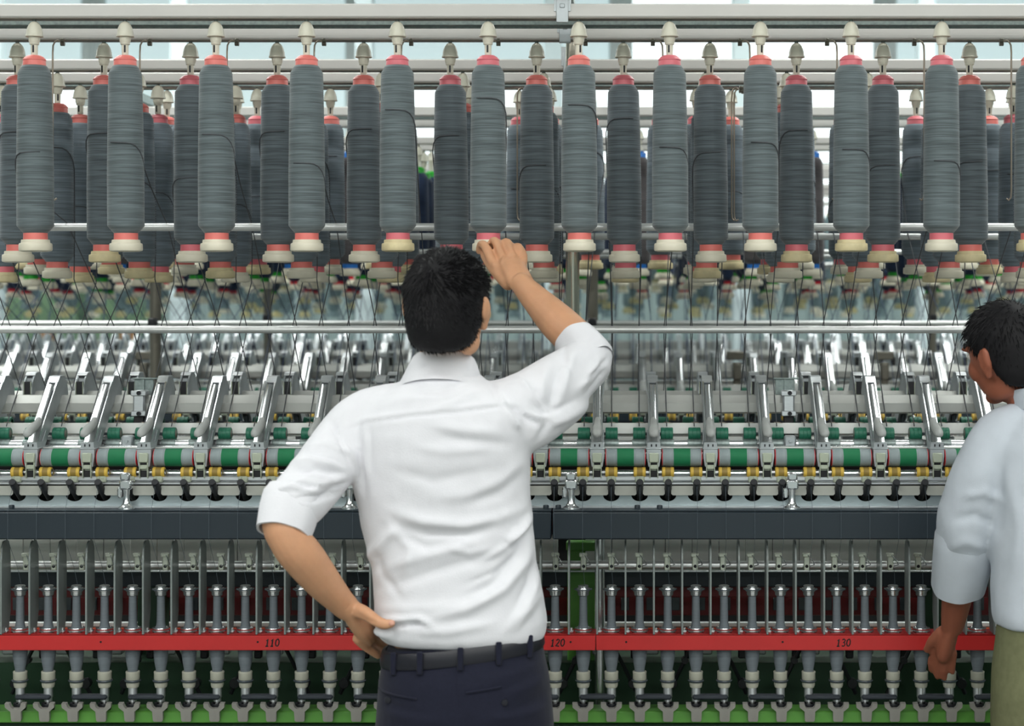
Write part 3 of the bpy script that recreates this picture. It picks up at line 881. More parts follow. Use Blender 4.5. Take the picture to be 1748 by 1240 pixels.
    for x in xs:
        P('roller_sleeve', sleeve, (x, 4.70, 1.2835))
        P('bar_clip', lowclip, (x, 4.594, ZP(818.5, 4.594)))
    wl = MB()
    wl.tube([(0.011 * math.cos(a), 0.010 * math.sin(a), 0.003 * math.sin(a * .5)) for a in [k * 2 * PI / 14 for k in range(13)]], 0.0006, 5)
    wlm = wl.mesh('guide_loop', wire_m)
    for x in xs:
        P('guide_loop', wlm, (x + 0.004, 4.728, 1.334))
    # beam clamps
    bc = MB()
    bc.box((0, -0.034, 0.002), (0.030, 0.014, 0.060), 0.004)
    bc.box((0, -0.012, 0.030), (0.032, 0.040, 0.014), 0.003)
    bc.box((0, -0.040, 0.030), (0.040, 0.008, 0.014), 0.002)
    bc.box((0, -0.040, -0.022), (0.038, 0.008, 0.014), 0.002)
    bcm = bc.mesh('beam_clamp', alu)
    bolt = MB().lathe([(0.0055, 0), (0.0055, -0.006), (0.003, -0.006), (0.003, -0.003), (0, -0.003)], 14, (0, 0, 0), 'Y').mesh('clamp_bolt', black_pl)
    arm_dn = MB().box((0, 0, 0), (0.027, 0.016, 0.075), 0.003, Matrix.Rotation(-0.35, 3, 'X')).mesh('clamp_stem', void_dark)
    tb = MB().box((0, 0, 0), (0.066, 0.012, 0.004), 0.001).box((-0.004, 0.004, -0.022), (0.05, 0.004, 0.042), 0.001).box((-0.004, 0, -0.02), (0.004, 0.01, 0.04)).mesh('clamp_plate', galv)
    for px in (238, 790, 1346):
        x = (px - XV) * 4.78 / F
        c = P('beam_clamp', bcm, (x, 4.812, 1.3785))
        link('bolt', bolt, c, (0.002, -0.044, 0.031))
        link('bolt', bolt, c, (0.002, -0.044, -0.022))
        P('clamp_stem', arm_dn, (x, 4.775, 1.325))
        P('clamp_plate', tb, (x, 4.84, 1.444))
        P('roller_stand', MB().box((0, 0, 0), (0.03, 0.03, 0.034), 0.004).cyl((0, -0.016, 0.004), 0.004, 0.01, 10, 'Y').mesh('roller_stand', alu_satin), (x - 0.005, 4.69, 1.289))
    # suction tray
    z1, z2 = ZP(846, 4.60), ZP(866, 4.60)
    tray = MB()
    r = 0.0205
    for x in xs:
        out = [(x - 0.035, z2), (x + 0.035, z2), (x + 0.035, z1), (x + r, z1)]
        out += [(x + r * math.cos(a), z1 - r * 0.72 * math.sin(a)) for a in [PI * k / 12 for k in range(1, 12)]]
        out += [(x - r, z1), (x - 0.035, z1)]
        # split into left, right and lower quads so that the notch stays concave-safe
        arc = [(x - r * math.cos(a), z1 - r * 0.72 * math.sin(a)) for a in [PI * k / 12 for k in range(13)]]
        left = [(x - 0.035, z1)] + arc[:7] + [(x, z2), (x - 0.035, z2)]
        right = arc[6:] + [(x + 0.035, z1), (x + 0.035, z2), (x, z2)]
        for pg in (left, right):
            tray.prism(pg, 4.598, 4.602, 'XZ')
    P('suction_tray', tray.mesh('suction_tray', tray_steel, 20))
    P('tray_back', MB().box((XM, 4.655, (1.20 + z2) / 2), (XLEN, 0.006, 1.20 - z2)).mesh('tray_back', void_dark))  # black sheet stands in for the shaded void inside the tray
    P('tray_top', MB().box((XM, 4.612, ZP(825, 4.60)), (XLEN, 0.05, 0.005), 0.001).mesh('tray_top', alu))
    P('tray_edge', MB().box((XM, 4.585, ZP(865.5, 4.585)), (XLEN, 0.03, 0.004), 0.001).mesh('tray_edge', alu))
    flap = MB().prism([(-0.027, 0.012), (0.027, 0.012), (0.027, -0.008), (0.023, -0.0115), (-0.023, -0.0115), (-0.027, -0.008)], -0.0015, 0.0015, 'XZ').mesh('tray_flap', flap_m)
    noz = MB()
    pa, pb = Vector((0, 4.555 - 4.6, ZP(823, 4.555))), Vector((0, 4.625 - 4.6, ZP(850, 4.625)))
    rr, pts = [], []
    for k in range(13):
        pts.append(pa.lerp(pb, k / 12))
        rr.append(0.0082 + (0.0012 if (k % 2 and k < 8) else 0))
    noz.tube(pts, rr, 14)
    nzm = noz.mesh('suction_nozzle', black_pl)
    for x in xs:
        P('suction_nozzle', nzm, (x, 4.6, 0))
        P('tray_flap', flap, (x + 0.035, 4.588, ZP(838, 4.588)))
    st = MB()
    st.lathe([(0.021, 0.0), (0.0205, 0.004), (0.013, 0.008), (0.0085, 0.016), (0.0075, 0.034), (0.0085, 0.05), (0, 0.05)], 18)
    st.box((0, 0, 0.060), (0.030, 0.028, 0.024), 0.004)
    st.box((0, -0.008, 0.080), (0.024, 0.02, 0.02), 0.004)
    st.box((-0.016, 0.004, 0.040), (0.012, 0.02, 0.026), 0.003)
    stm = st.mesh('tray_stand', chrome)
    for px in (216, 597, 975, 1352):
        P('tray_stand', stm, ((px - XV) * 4.56 / F, 4.56, ZP(869, 4.56)))
    # dark front beam in two lengths
    sx_ = (942 - XV) * 4.53 / F
    zt, zb = ZP(875, 4.53), ZP(921.5, 4.53)
    for a, b in ((XL, sx_ - 0.0015), (sx_ + 0.0015, XR)):
        fb = P('front_beam', MB().box(((a + b) / 2, 4.575, (zt + zb) / 2), (b - a, 0.09, zt - zb), 0.003).mesh('front_beam', panel_navy))
        P('beam_lip', MB().box(((a + b) / 2, 4.575, zt + 0.003), (b - a, 0.08, 0.005), 0.0015).mesh('beam_lip', panel_navy))
    hb = MB().lathe([(0, 0.008), (0.006, 0.008), (0.007, 0.006), (0.007, 0), (0, 0)], 6).mesh('beam_bolt', panel_navy)
    for px in (20, 932, 953, 1088, 1126):
        P('beam_bolt', hb, ((px - XV) * 4.57 / F, 4.57, zt + 0.0055))
    # stainless plates behind the separators, guide bar and clamps
    pl = MB().box((0, 0, 0), (0.0685, 0.004, 0.115), 0.0008).mesh('stainless_plate', steel_plate)
    for x in xs_in_view(0.0113, 0.07, 4.86, 0.15):
        if abs(x + 0.108) < 0.038:
            continue
        P('stainless_plate', pl, (x, 4.86 + 0.002 * math.sin(x * 37), 0.9965), None, (0, 0, 0.03 * math.sin(x * 61)))
    P('plate_edge', MB().box((XM, 4.850, 0.9400), (XLEN, 0.012, 0.004), 0.001).mesh('plate_edge', alu))
    P('guide_bar', MB().cyl((XM, 4.68, ZP(965, 4.68)), 0.0108, XLEN, 18, 'X').mesh('guide_bar', rod_m))
    cl = MB()
    cl.box((0, 0, 0), (0.0145, 0.010, 0.036), 0.002)
    cl.box((-0.001, -0.002, 0.021), (0.020, 0.012, 0.010), 0.002)
    clm2 = cl.mesh('guide_clamp', clamp_pale)
    ho = MB().cyl((0, -0.0052, -0.007), 0.0042, 0.001, 14, 'Y').mesh('clamp_hole', void_dark)
    wv = MB().tube([(0.002, -0.006, 0.022), (0.012, -0.02, 0.010), (0.017, -0.026, 0.0), (0.006, -0.034, -0.002)], 0.0014, 6).mesh('guide_wire', chrome)
    for x in xs:
        c = P('guide_clamp', clm2, (x, 4.665, ZP(962, 4.665)))
        link('clamp_hole', ho, c)
        link('guide_wire', wv, c)
    # separators
    so = []
    for a, b in ((0.0, -0.11), (0.004, -0.118), (0.004, 0.06), (0.010, 0.094), (0.022, 0.108), (0.040, 0.112), (0.058, 0.106), (0.068, 0.09), (0.072, 0.05), (0.072, -0.07), (0.055, -0.118), (0.01, -0.122)):
        so.append((a, b))
    so = so[1:]
    sepm = MB().prism(so, -0.0022, 0.0022, 'YZ').mesh('separator_plate', sep_grey)
    zs = (ZP(925, 4.57) + ZP(1080, 4.57)) / 2
    for x in xs_in_view(0.0113, 0.07, 4.574, 0.12):
        P('separator_plate', sepm, (x, 4.574, zs))
    # green spindle rail with brake levers, drive tapes
    P('spindle_rail', MB().box((XM, 4.64, ZP(1225, 4.60)), (XLEN, 0.08, 0.030), 0.003).mesh('spindle_rail', green_paint))
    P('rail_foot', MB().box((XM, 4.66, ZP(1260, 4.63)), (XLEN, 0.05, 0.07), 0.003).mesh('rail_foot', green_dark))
    lv = MB()
    lv.prism([(-0.026, 0.010), (-0.014, 0.010), (-0.0115, 0.0005), (-0.006, -0.004), (0.006, -0.004), (0.0115, 0.0005), (0.014, 0.010), (0.026, 0.010), (0.0255, 0.0), (0.013, -0.011), (0.0122, -0.034), (0.0095, -0.037), (-0.0095, -0.037), (-0.0122, -0.034), (-0.013, -0.011), (-0.0255, 0.0)], -0.006, 0.006, 'XZ')
    lvm = lv.mesh('brake_lever', lever_grey)
    tp = MB().box((0, 0, 0), (0.088, 0.024, 0.0125), 0.004).mesh('drive_tape', tape_m)
    for i, x in enumerate(xs):
        P('brake_lever', lvm, (x, 4.585, ZP(1207, 4.585)), None, (0.18, 0, 0))
        k = round((x - SP_PH) / 0.07)
        if k % 2 == 0:
            P('drive_tape', tp, (x + 0.035, 4.612, ZP(1191.5, 4.60)))
    # inner frame: green legs, steel tubes, dark struts, far red rail
    xg = (993 - XV) * 4.86 / F
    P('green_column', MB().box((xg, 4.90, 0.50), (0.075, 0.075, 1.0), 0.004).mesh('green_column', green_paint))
    P('green_bracket', MB().box(((993 - XV) * 4.84 / F, 4.855, ZP(933, 4.84)), (0.082, 0.03, 0.026), 0.004).mesh('green_bracket', green_paint))
    P('steel_tube', MB().cyl(((1024 - XV) * 4.76 / F, 4.76, 0.58), 0.0135, 1.0, 18).mesh('steel_tube', chrome))
    for px in (1592, 262, -120):
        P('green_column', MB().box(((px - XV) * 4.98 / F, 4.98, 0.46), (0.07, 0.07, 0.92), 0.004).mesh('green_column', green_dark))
    P('inner_beam', MB().box((XM, 4.915, 0.915), (XLEN, 0.05, 0.045), 0.003).mesh('inner_beam', panel_navy))
    P('inner_beam', MB().box((XM, 5.00, 0.875), (XLEN, 0.04, 0.05), 0.003).mesh('inner_beam_red', rail_red_dark))
    P('far_ring_rail', MB().box((XM, 5.15, 0.805), (XLEN, 0.03, 0.058), 0.003).mesh('far_ring_rail', rail_red_dark))
    tabm = MB().box((0, 0, 0), (0.022, 0.008, 0.040), 0.001).mesh('rail_tab', smoke_pl)
    cropm = lathe_mesh('far_ring', [(0.016, 0), (0.023, 0.001), (0.023, 0.010), (0.016, 0.011)], smoke_pl, 18)
    for x in xs_in_view(0.0113, 0.07, 5.12, 0.1):
        P('rail_tab', tabm, (x, 5.130, 0.812))
        P('far_ring', cropm, (x + 0.035, 5.16, 0.836))
    P('white_strip', MB().box((XM, 5.42, ZP(1066, 5.42)), (XLEN, 0.012, 0.012), 0.001).mesh('white_strip', frame_w))
    P('orange_strip', MB().box((XM, 5.41, ZP(1073.5, 5.41)), (XLEN, 0.008, 0.004), 0.001).mesh('orange_strip', orange_m))
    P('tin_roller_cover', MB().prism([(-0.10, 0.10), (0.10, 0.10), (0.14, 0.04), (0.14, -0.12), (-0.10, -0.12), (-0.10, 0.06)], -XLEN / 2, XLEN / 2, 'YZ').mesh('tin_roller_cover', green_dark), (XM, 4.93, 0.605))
    strut = MB().tube([(-0.030, 0.0, -0.075), (0.0, -0.010, -0.012), (0.026, -0.012, 0.040), (0.030, 0.03, 0.052)], 0.0055, 6).cyl((-0.02, 0, -0.048), 0.013, 0.022, 14, 'Y').cyl((0.012, -0.006, 0.012), 0.009, 0.02, 12, 'Y').mesh('tension_arm', black_pl)
    strut2 = MB().tube([(0.030, 0.0, -0.075), (0.0, -0.010, -0.012), (-0.026, -0.012, 0.040), (-0.030, 0.03, 0.052)], 0.0055, 6).cyl((0.02, 0, -0.048), 0.013, 0.022, 14, 'Y').mesh('tension_arm_b', black_pl)
    for k, x in enumerate(xs_in_view(0.0113 + 0.035 * 0, 0.14, 4.76, 0.1)):
        P('tension_arm', strut if k % 2 else strut2, (x, 4.755, 0.715))
        P('grey_block', MB().box((0, 0, 0), (0.034, 0.03, 0.045), 0.003).mesh('grey_block', sep_grey), (x + 0.07, 4.86, 0.745))
        P('black_bearing', MB().cyl((0, 0, 0), 0.017, 0.03, 16, 'Y').box((0, 0, -0.02), (0.02, 0.02, 0.03), 0.003).mesh('black_bearing', black_pl), (x + 0.024, 4.84, 0.75))
    # machine body down to the floor
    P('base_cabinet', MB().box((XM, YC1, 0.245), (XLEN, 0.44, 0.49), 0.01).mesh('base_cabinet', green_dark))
    for px in (-200, 420, 1010, 1600, 2000):
        P('machine_foot', MB().box((0, 0, 0.25), (0.09, 0.62, 0.5), 0.01).mesh('machine_foot', green_paint), ((px - XV) * 4.93 / F, YC1, 0))
    return root

def machine_far(n, label, XL, XR, posts, full=True):
    yc = YC1 + PITCH * n
    root = thing('spinning_machine', label, 'machine', (0, yc, 0))
    XM, XLEN = (XL + XR) / 2, XR - XL
    def P(name, me, loc=(0, 0, 0), rot=(0, 0, 0)):
        return link(name, me, root, (loc[0], loc[1] - YC1, loc[2]), rot)
    for d, ph, zb, zt in ROWS:
        P('creel_rail', MB().box((0, 0, 0), (XLEN, 0.042, zt - zb), 0.004).mesh('creel_rail', rail_paint), (XM, d, (zb + zt) / 2 - (0.035 if n == 2 else 0)))
    P('galvanised_strip', MB().box((0, 0, 0), (XLEN, 0.03, 0.0135), 0.001).mesh('galvanised_strip', galv), (XM, 4.40, ZP(39.5, 4.40)))
    rod = MB().cyl((0, 0, 0), 0.0098, XLEN, 14, 'X').mesh('guide_rod', rod_m)
    for d, zz in ((4.60, ZP(388, 4.60)), (5.26, ZP(404, 5.26)), (4.60, CZ - 0.0735)):
        if n == 2 and zz < CZ:
            continue
        P('guide_rod', rod, (XM, d, zz))
    hexa = [(-0.012, 0.0235), (0.012, 0.0235), (0.029, 0.004), (0.027, -0.019), (0.020, -0.0235), (-0.020, -0.0235), (-0.027, -0.019), (-0.029, 0.004)]
    beam = MB().prism(hexa, -XLEN / 2, XLEN / 2, 'YZ').mesh('roller_beam', beam_m, 20)
    gbar = MB().box((0, 0, 0), (XLEN, 0.005, 0.028), 0.001).mesh('roving_guide_bar', bar_white)
    shaft_b = MB().cyl((0, 0, 0), 0.0115, XLEN, 12, 'X').mesh('fluted_roller', chrome)
    for sd in (1, -1):
        def S(d):
            return YC1 + sd * (d - YC1)
        P('roller_beam', beam, (XM, S(4.815), 1.3785))
        P('roving_guide_bar', gbar, (XM, S(4.748), 1.320))
        P('fluted_roller', shaft_b, (XM, S(4.70), 1.2835))
    P('front_beam', MB().box((XM, 4.575, 1.0975), (XLEN, 0.09, 0.068), 0.003).mesh('front_beam', panel_navy))
    P('suction_tray', MB().box((XM, 4.61, 1.165), (XLEN, 0.03, 0.06), 0.003).mesh('suction_tray', steel_plate))
    P('ring_rail', MB().box((XM, 4.60, 0.8), (XLEN, 0.06, 0.04), 0.003).mesh('ring_rail', rail_red))
    P('inner_void_shade', MB().box((XM, YC1, 0.62), (XLEN, 0.36, 0.9), 0.01).mesh('inner_void_shade', void_dark))  # black box painted as the shaded void inside the machine
    P('base_cabinet', MB().box((XM, YC1, 0.085), (XLEN, 0.44, 0.17), 0.01).mesh('base_cabinet', green_dark))
    post = MB().cyl((0, 0, 1.2), 0.021, 2.3, 16).mesh('creel_post', post_grey)
    blk = MB().box((0, 0, 0), (0.032, 0.05, 0.030), 0.004).cyl((0, -0.026, 0.0), 0.005, 0.004, 10, 'Y').mesh('rod_clamp', black_pl)
    cl = MB().box((0, -0.034, 0.002), (0.030, 0.014, 0.060), 0.004).box((0, -0.012, 0.030), (0.032, 0.040, 0.014), 0.003).box((0, -0.02, -0.04), (0.028, 0.014, 0.06), 0.003).box((0, 0.0, 0.062), (0.075, 0.012, 0.03), 0.003).mesh('beam_clamp', post_grey)
    for x in posts:
        P('creel_post', post, (x, 4.63, 0))
        P('rod_clamp', blk, (x, 4.60, CZ - 0.0695))
        P('cross_arm', MB().box((x, 4.915, 2.375), (0.03, 1.42, 0.035), 0.004).mesh('cross_arm', galv))
    if n == 1:
        for px in (246, 740, 1258, 1510):
            P('beam_clamp', cl, ((px - XV) * 7.03 / F, 4.812, 1.3785))
    # rovings of this machine: too fine to pick apart, one bundle
    rv = MB()
    seed = random.Random(n)
    xs = xs_in_view(SP_PH, 0.07, yc, 0.05)
    for j, x in enumerate(xs):
        for sd in (1, -1):
            best = None
            for r in ((0, 1, 2) if sd == 1 else (3, 4, 5)):
                q = ROWS[r][1] + 0.06 * n
                q = q + 0.21 * round((x - q) / 0.21)
                if best is None or abs(q - x) + 0.02 * seed.random() < best[0]:
                    best = (abs(q - x), r, q)
            d, ph, zb, zt = ROWS[best[1]]
            bx = best[2]
            rv.tube([(bx + 0.025 * (1 if x > bx else -1), d - YC1, zb - HANG - 0.40), (x, (4.975 if sd == 1 else 4.885) - YC1, CZ - 0.07), (x, -sd * (YC1 - 4.73), 1.335)], 0.0016, 4)
    o = link('roving', rv.mesh('rovings', roving_blue), root, kind='stuff')
    return root

def rovings():
    xs = xs_in_view(SP_PH, 0.07, 4.70, 0.08)
    n = len(xs)
    for side in (1, -1):
        for j, x in enumerate(xs):
            k = round((x - SP_PH) / 0.07)
            r = (2, 0, 1)[k % 3] if side == 1 else (3, 5, 4)[k % 3]
            d, ph, zb, zt = ROWS[r]
            bx = ph + 0.21 * round((x - ph) / 0.21)
            rb = 0.0418
            sgn = 1 if (x - bx > 0.012 or (abs(x - bx) <= 0.012 and R.random() < 0.85)) else -1
            top = zb - HANG
            zs = top - R.uniform(0.10, 0.26)
            pts = []
            a0, a1 = -PI / 2 - 0.6 * sgn, -PI / 2 + sgn * (PI / 2 + 0.15)
            for q in range(9):
                t = q / 8
                a = a0 + (a1 - a0) * t
                drop = 0.004 * t + 0.05 * max(0, t - 0.45) ** 2 / 0.3
                pts.append(Vector((bx + (rb + 0.0005) * math.cos(a), d + (rb + 0.0005) * math.sin(a), zs - drop)))
            last = pts[-1]
            edge = bx + sgn * 0.0415
            up = None
            if r in (0, 1):
                up = Vector((edge + (x - edge) * 0.55, 4.60 + 0.004, ZP(388, 4.60) + 0.0118))
            elif r in (4, 5):
                up = Vector((edge + (x - edge) * 0.55, 5.26 - 0.004, ZP(404, 5.26) + 0.0118))
            if up is not None:
                pts.append(last.lerp(up, 0.3) + Vector((0, 0, -0.006)))
                pts.append(last.lerp(up, 0.7) + Vector((0, 0, -0.004)))
                pts.append(up)
                pts.append(up + Vector((0, 0.010 if r < 3 else -0.010, -0.006)))
            else:
                foot = Vector((edge, d + 0.004, top - 0.455))
                pts.append(last.lerp(foot, 0.25) + Vector((sgn * 0.001, 0, -0.004)))
                pts.append(last.lerp(foot, 0.6) + Vector((sgn * 0.0015, 0, 0)))
                pts.append(foot)
            ry = 4.975 if side == 1 else 4.885
            rz = ZP(563, 4.86)
            pts.append(Vector((x + R.uniform(-0.003, 0.003), ry, rz)))
            fy = 4.733 if side == 1 else YC1 * 2 - 4.733
            pts.append(Vector((x, fy, 1.336)))
            pts.append(Vector((x, fy - 0.008 * side, 1.327)))
            me = MB().tube(pts, 0.0014, 6).mesh('roving', roving_m, 180)
            lab = 'thin grey roving running from creel over steel rod, %s side strand, %s' % ('near' if side == 1 else 'rear', from_edge(j, n))
            tag(link('roving', me), lab, 'yarn', 'grey rovings of the nearest machine')

def wire_hooks():
    d = 4.475
    zt = ZP(69, d)
    def hook(zt, zl):
        pts = [(0.024, 0, zt - 0.008), (0.019, 0, zt - 0.003), (0.012, 0, zt), (0.005, 0, zt - 0.004), (0.001, 0, zt - 0.012), (0, 0, zt - 0.03), (0, 0, zl + 0.02), (0.001, -0.001, zl + 0.006), (0.006, -0.003, zl), (0.011, -0.004, zl + 0.004)]
        return MB().tube(pts, 0.0022, 8)
    me = hook(0, -0.385).mesh('wire', wire_m, 60)
    nut = MB().cyl((0.024, 0, -0.008), 0.006, 0.010, 6, 'X').box((0.024, 0.0, 0.0), (0.008, 0.012, 0.008), 0.001).mesh('hook_nut', post_grey)
    xs = [(90 - XV) * d / F + 0.21 * k for k in range(-1, 12)]
    xs = [x for x in xs if -10 < x * F / d + XV < 1760]
    for i, x in enumerate(xs):
        t = thing('wire_hook', 'long steel wire hook hanging from second creel rail, %s' % from_edge(i, len(xs)), 'hook', (x, d, zt), PI if x > 0.0 else 0, 'wire hooks under the creel rails')
        link('wire', me, t)
        link('nut', nut, t)
    d2 = 4.92
    me2 = hook(0, -0.352).mesh('wire_rear', wire_m, 60)
    for px in (883, 889, 1249, 1254):
        t = thing('wire_hook', 'thin steel wire behind bobbins under the fourth creel rail, at pixel strip %d' % px if False else
                  {883: 'thin steel wire behind the raised hand, left of its pair', 889: 'thin steel wire behind the raised hand, right of its pair',
                   1249: 'thin steel wire hanging well right of the man, left of its pair', 1254: 'thin steel wire hanging well right of the man, right of its pair'}[px], 'hook',
                  ((px - XV) * d2 / F, d2 + (0.02 if px in (889, 1254) else 0), ZP(150, d2)), 0, 'wire hooks under the creel rails')
        link('wire', me2, t)
        link('nut', nut, t)

def background():
    # fourth machine and beyond: blurred mass of creels, arms and bobbins, one object of kind stuff
    sd = random.Random(3)
    b = MB()
    for n in (3,):
        yc = YC1 + PITCH * n
        for d, ph, zb, zt in ROWS[:3]:
            d += PITCH * n
            b.box((0, d, (zb + zt) / 2), (9, 0.042, zt - zb), mi=0)
            for x in xs_in_view(ph, 0.21, d, 0.3):
                c = sd.choice((1, 1, 1, 2))
                b.lathe([(0, 0), (0.026, -0.008), (0.026, -0.024), (0.04, -0.05), (0.041, -0.39), (0.027, -0.41), (0.027, -0.427), (0.038, -0.43), (0.038, -0.453), (0, -0.453)], 8, (x, d, zb - HANG), mis=[c, c, 3, 3, 3, c, 4, 4, 4])
        for side in (1, -1):
            b.box((0, yc - side * 0.115, 1.3785), (9, 0.06, 0.05), mi=5)
            b.box((0, yc - side * 0.19, 1.30), (9, 0.03, 0.06), mi=0)
            for x in xs_in_view(ARM_PH, 0.14, yc, 0.3):
                b.prism([(yc - side * (OFF - p[0]), p[1]) for p in ARM_OUT], x - 0.012, x + 0.012, 'YZ', mi=6)
        b.box((0, yc, 0.66), (9, 0.36, 1.32), mi=7)
        for x in xs_in_view(SP_PH, 0.07, yc, 0.2):
            b.tube([(x, yc, 1.98), (x, yc, 1.36)], 0.002, 3, mi=3)
    for d, zb in ((11.7, 1.650), (12.1, 1.615), (12.5, 1.585), (12.9, 1.555)):
        for x in xs_in_view(sd.uniform(0, .2), 0.21, d, 0.2):
            c = sd.choice((1, 1, 4, 3))
            b.lathe([(0, 0.40), (0.026, 0.39), (0.04, 0.36), (0.041, 0.05), (0.027, 0.03), (0.03, 0.02), (0.042, 0.018), (0.042, -0.012), (0, -0.014)], 8, (x + sd.uniform(-.02, .02), d, zb), mis=[c, 3, 3, 3, c, c, c, c])
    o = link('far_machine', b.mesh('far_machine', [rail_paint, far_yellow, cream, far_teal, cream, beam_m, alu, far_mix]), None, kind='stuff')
    tag(o, 'pale blurred mass of creels and arms on the fourth machine far behind', 'machine')
    # white building columns in the far aisle
    for i, px in enumerate((-10, 308, 623, 945, 1265, 1580)):
        d = 10.75
        t = thing('hall_column', 'pale white steel column far behind the machines, %s' % from_edge(i, 6), 'column', ((px - XV) * d / F, d, 0), 0, 'white columns of the hall')
        link('shaft', MB().box((0, 0, HZ / 2 - 0.015), (0.105, 0.105, HZ - 0.03), 0.01).mesh('column_shaft', column_m), t)
        link('base', MB().box((0, 0, 0.02), (0.24, 0.24, 0.04), 0.006).mesh('column_base', column_m), t)
    # green machine ends in the far left
    for i, (x0, x1, d) in enumerate(((-4.44, -3.92, 13.6), (-3.80, -3.40, 13.6))):
        t = thing('green_cabinet', 'green machine end cabinet with orange plate far off, %s' % 'by the leftmost column' if i == 0 else 'beside the second column from left', 'cabinet', ((x0 + x1) / 2, d, 0), 0, 'green cabinets at the far wall')
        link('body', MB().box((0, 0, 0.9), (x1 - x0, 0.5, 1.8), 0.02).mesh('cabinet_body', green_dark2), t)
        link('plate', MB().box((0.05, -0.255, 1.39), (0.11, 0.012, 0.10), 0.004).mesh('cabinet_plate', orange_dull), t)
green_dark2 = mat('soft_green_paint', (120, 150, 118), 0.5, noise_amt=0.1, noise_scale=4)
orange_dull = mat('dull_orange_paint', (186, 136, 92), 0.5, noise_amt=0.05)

# ------------------------------------------------------------------ people
def ring(c, u, v, ru, rv, n=20, e=2.0):
    out = []
    for k in range(n):
        a = 2 * PI * k / n
        ca, sa = math.cos(a), math.sin(a)
        out.append(c + u * (ru * math.copysign(abs(ca) ** (2 / e), ca)) + v * (rv * math.copysign(abs(sa) ** (2 / e), sa)))
    return out

def limb(mb, pts, n=16, flat=1.0, fu=None, mi=0):
    """tapered limb with round ends through (point, radius) pairs; flat squeezes it along fu"""
    P = [Vector(p) for p, r in pts]
    Rr = [r for p, r in pts]
    rings = []
    prev = None
    N = len(P)
    for i in range(N):
        t = (P[min(i + 1, N - 1)] - P[max(i - 1, 0)]).normalized()
        if fu is not None:
            u = (fu - t * fu.dot(t)).normalized()
        elif prev is None:
            u = t.orthogonal().normalized()
        else:
            u = (prev - t * prev.dot(t)).normalized()
        prev = u
        v = t.cross(u)
        r = Rr[i]
        if i == 0:
            for h, s in ((0.95, 0.30), (0.75, 0.66), (0.4, 0.92)):
                rings.append(ring(P[i] - t * r * h, u, v, r * s * flat, r * s, n))
        rings.append(ring(P[i], u, v, r * flat, r, n))
        if i == N - 1:
            for h, s in ((0.4, 0.92), (0.75, 0.66), (0.95, 0.30)):
                rings.append(ring(P[i] + t * r * h, u, v, r * s * flat, r * s, n))
    mb.loft(rings, mi)

def spline(pts, sub=5):
    """Catmull-Rom through (point, radius) pairs"""
    out = []
    V = [(Vector(p), r) for p, r in pts]
    for i in range(len(V) - 1):
        p0, p1, p2, p3 = V[max(i - 1, 0)], V[i], V[i + 1], V[min(i + 2, len(V) - 1)]
        for k in range(sub):
            t = k / sub
            def cr(a, b, c, d):
                return 0.5 * ((2 * b) + (c - a) * t + (2 * a - 5 * b + 4 * c - d) * t * t + (3 * b - a - 3 * c + d) * t ** 3)
            out.append((cr(p0[0], p1[0], p2[0], p3[0]), cr(p0[1], p1[1], p2[1], p3[1])))
    out.append(V[-1])
    return out

def ellipsoid(mb, c, r, rot=None, n=18, mi=0):
    prof = [(math.sin(PI * k / n), -math.cos(PI * k / n)) for k in range(n + 1)]
    prof[0], prof[-1] = (0, -1), (0, 1)
    t = MB().lathe(prof, n + 4)
    vs = [Vector((v[0] * r[0], v[1] * r[1], v[2] * r[2])) for v in t.v]
    if rot is not None:
        vs = [rot @ v for v in vs]
    mb.add([v + Vector(c) for v in vs], t.f, mi)

def remesh(mb, voxel, smooth, name, m, factor=0.5):
    me = bpy.data.meshes.new('tmp')
    me.from_pydata(mb.v, [], mb.f)
    bm = bmesh.new()
    bm.from_mesh(me)
    bmesh.ops.recalc_face_normals(bm, faces=bm.faces)
    bm.to_mesh(me)
    bm.free()
    o = bpy.data.objects.new('tmp', me)
    COL.objects.link(o)
    md = o.modifiers.new('r', 'REMESH')
    md.mode = 'VOXEL'
    md.voxel_size = voxel
    md.adaptivity = 0.0
    if smooth:
        sm = o.modifiers.new('s', 'SMOOTH')
        sm.iterations = smooth
        sm.factor = factor
    dg = bpy.context.evaluated_depsgraph_get()
    dg.update()
    out = bpy.data.meshes.new_from_object(o.evaluated_get(dg))
    out.name = name
    bpy.data.objects.remove(o)
    bpy.data.meshes.remove(me)
    out.materials.clear()
    out.materials.append(m)
    out.polygons.foreach_set('use_smooth', [True] * len(out.polygons))
    out.update()
    return out

def verts_of(me):
    co = np.zeros(len(me.vertices) * 3)
    me.vertices.foreach_get('co', co)
    no = np.zeros(len(me.vertices) * 3)
    me.vertex_normals.foreach_get('vector', no)
    return co.reshape(-1, 3), no.reshape(-1, 3)

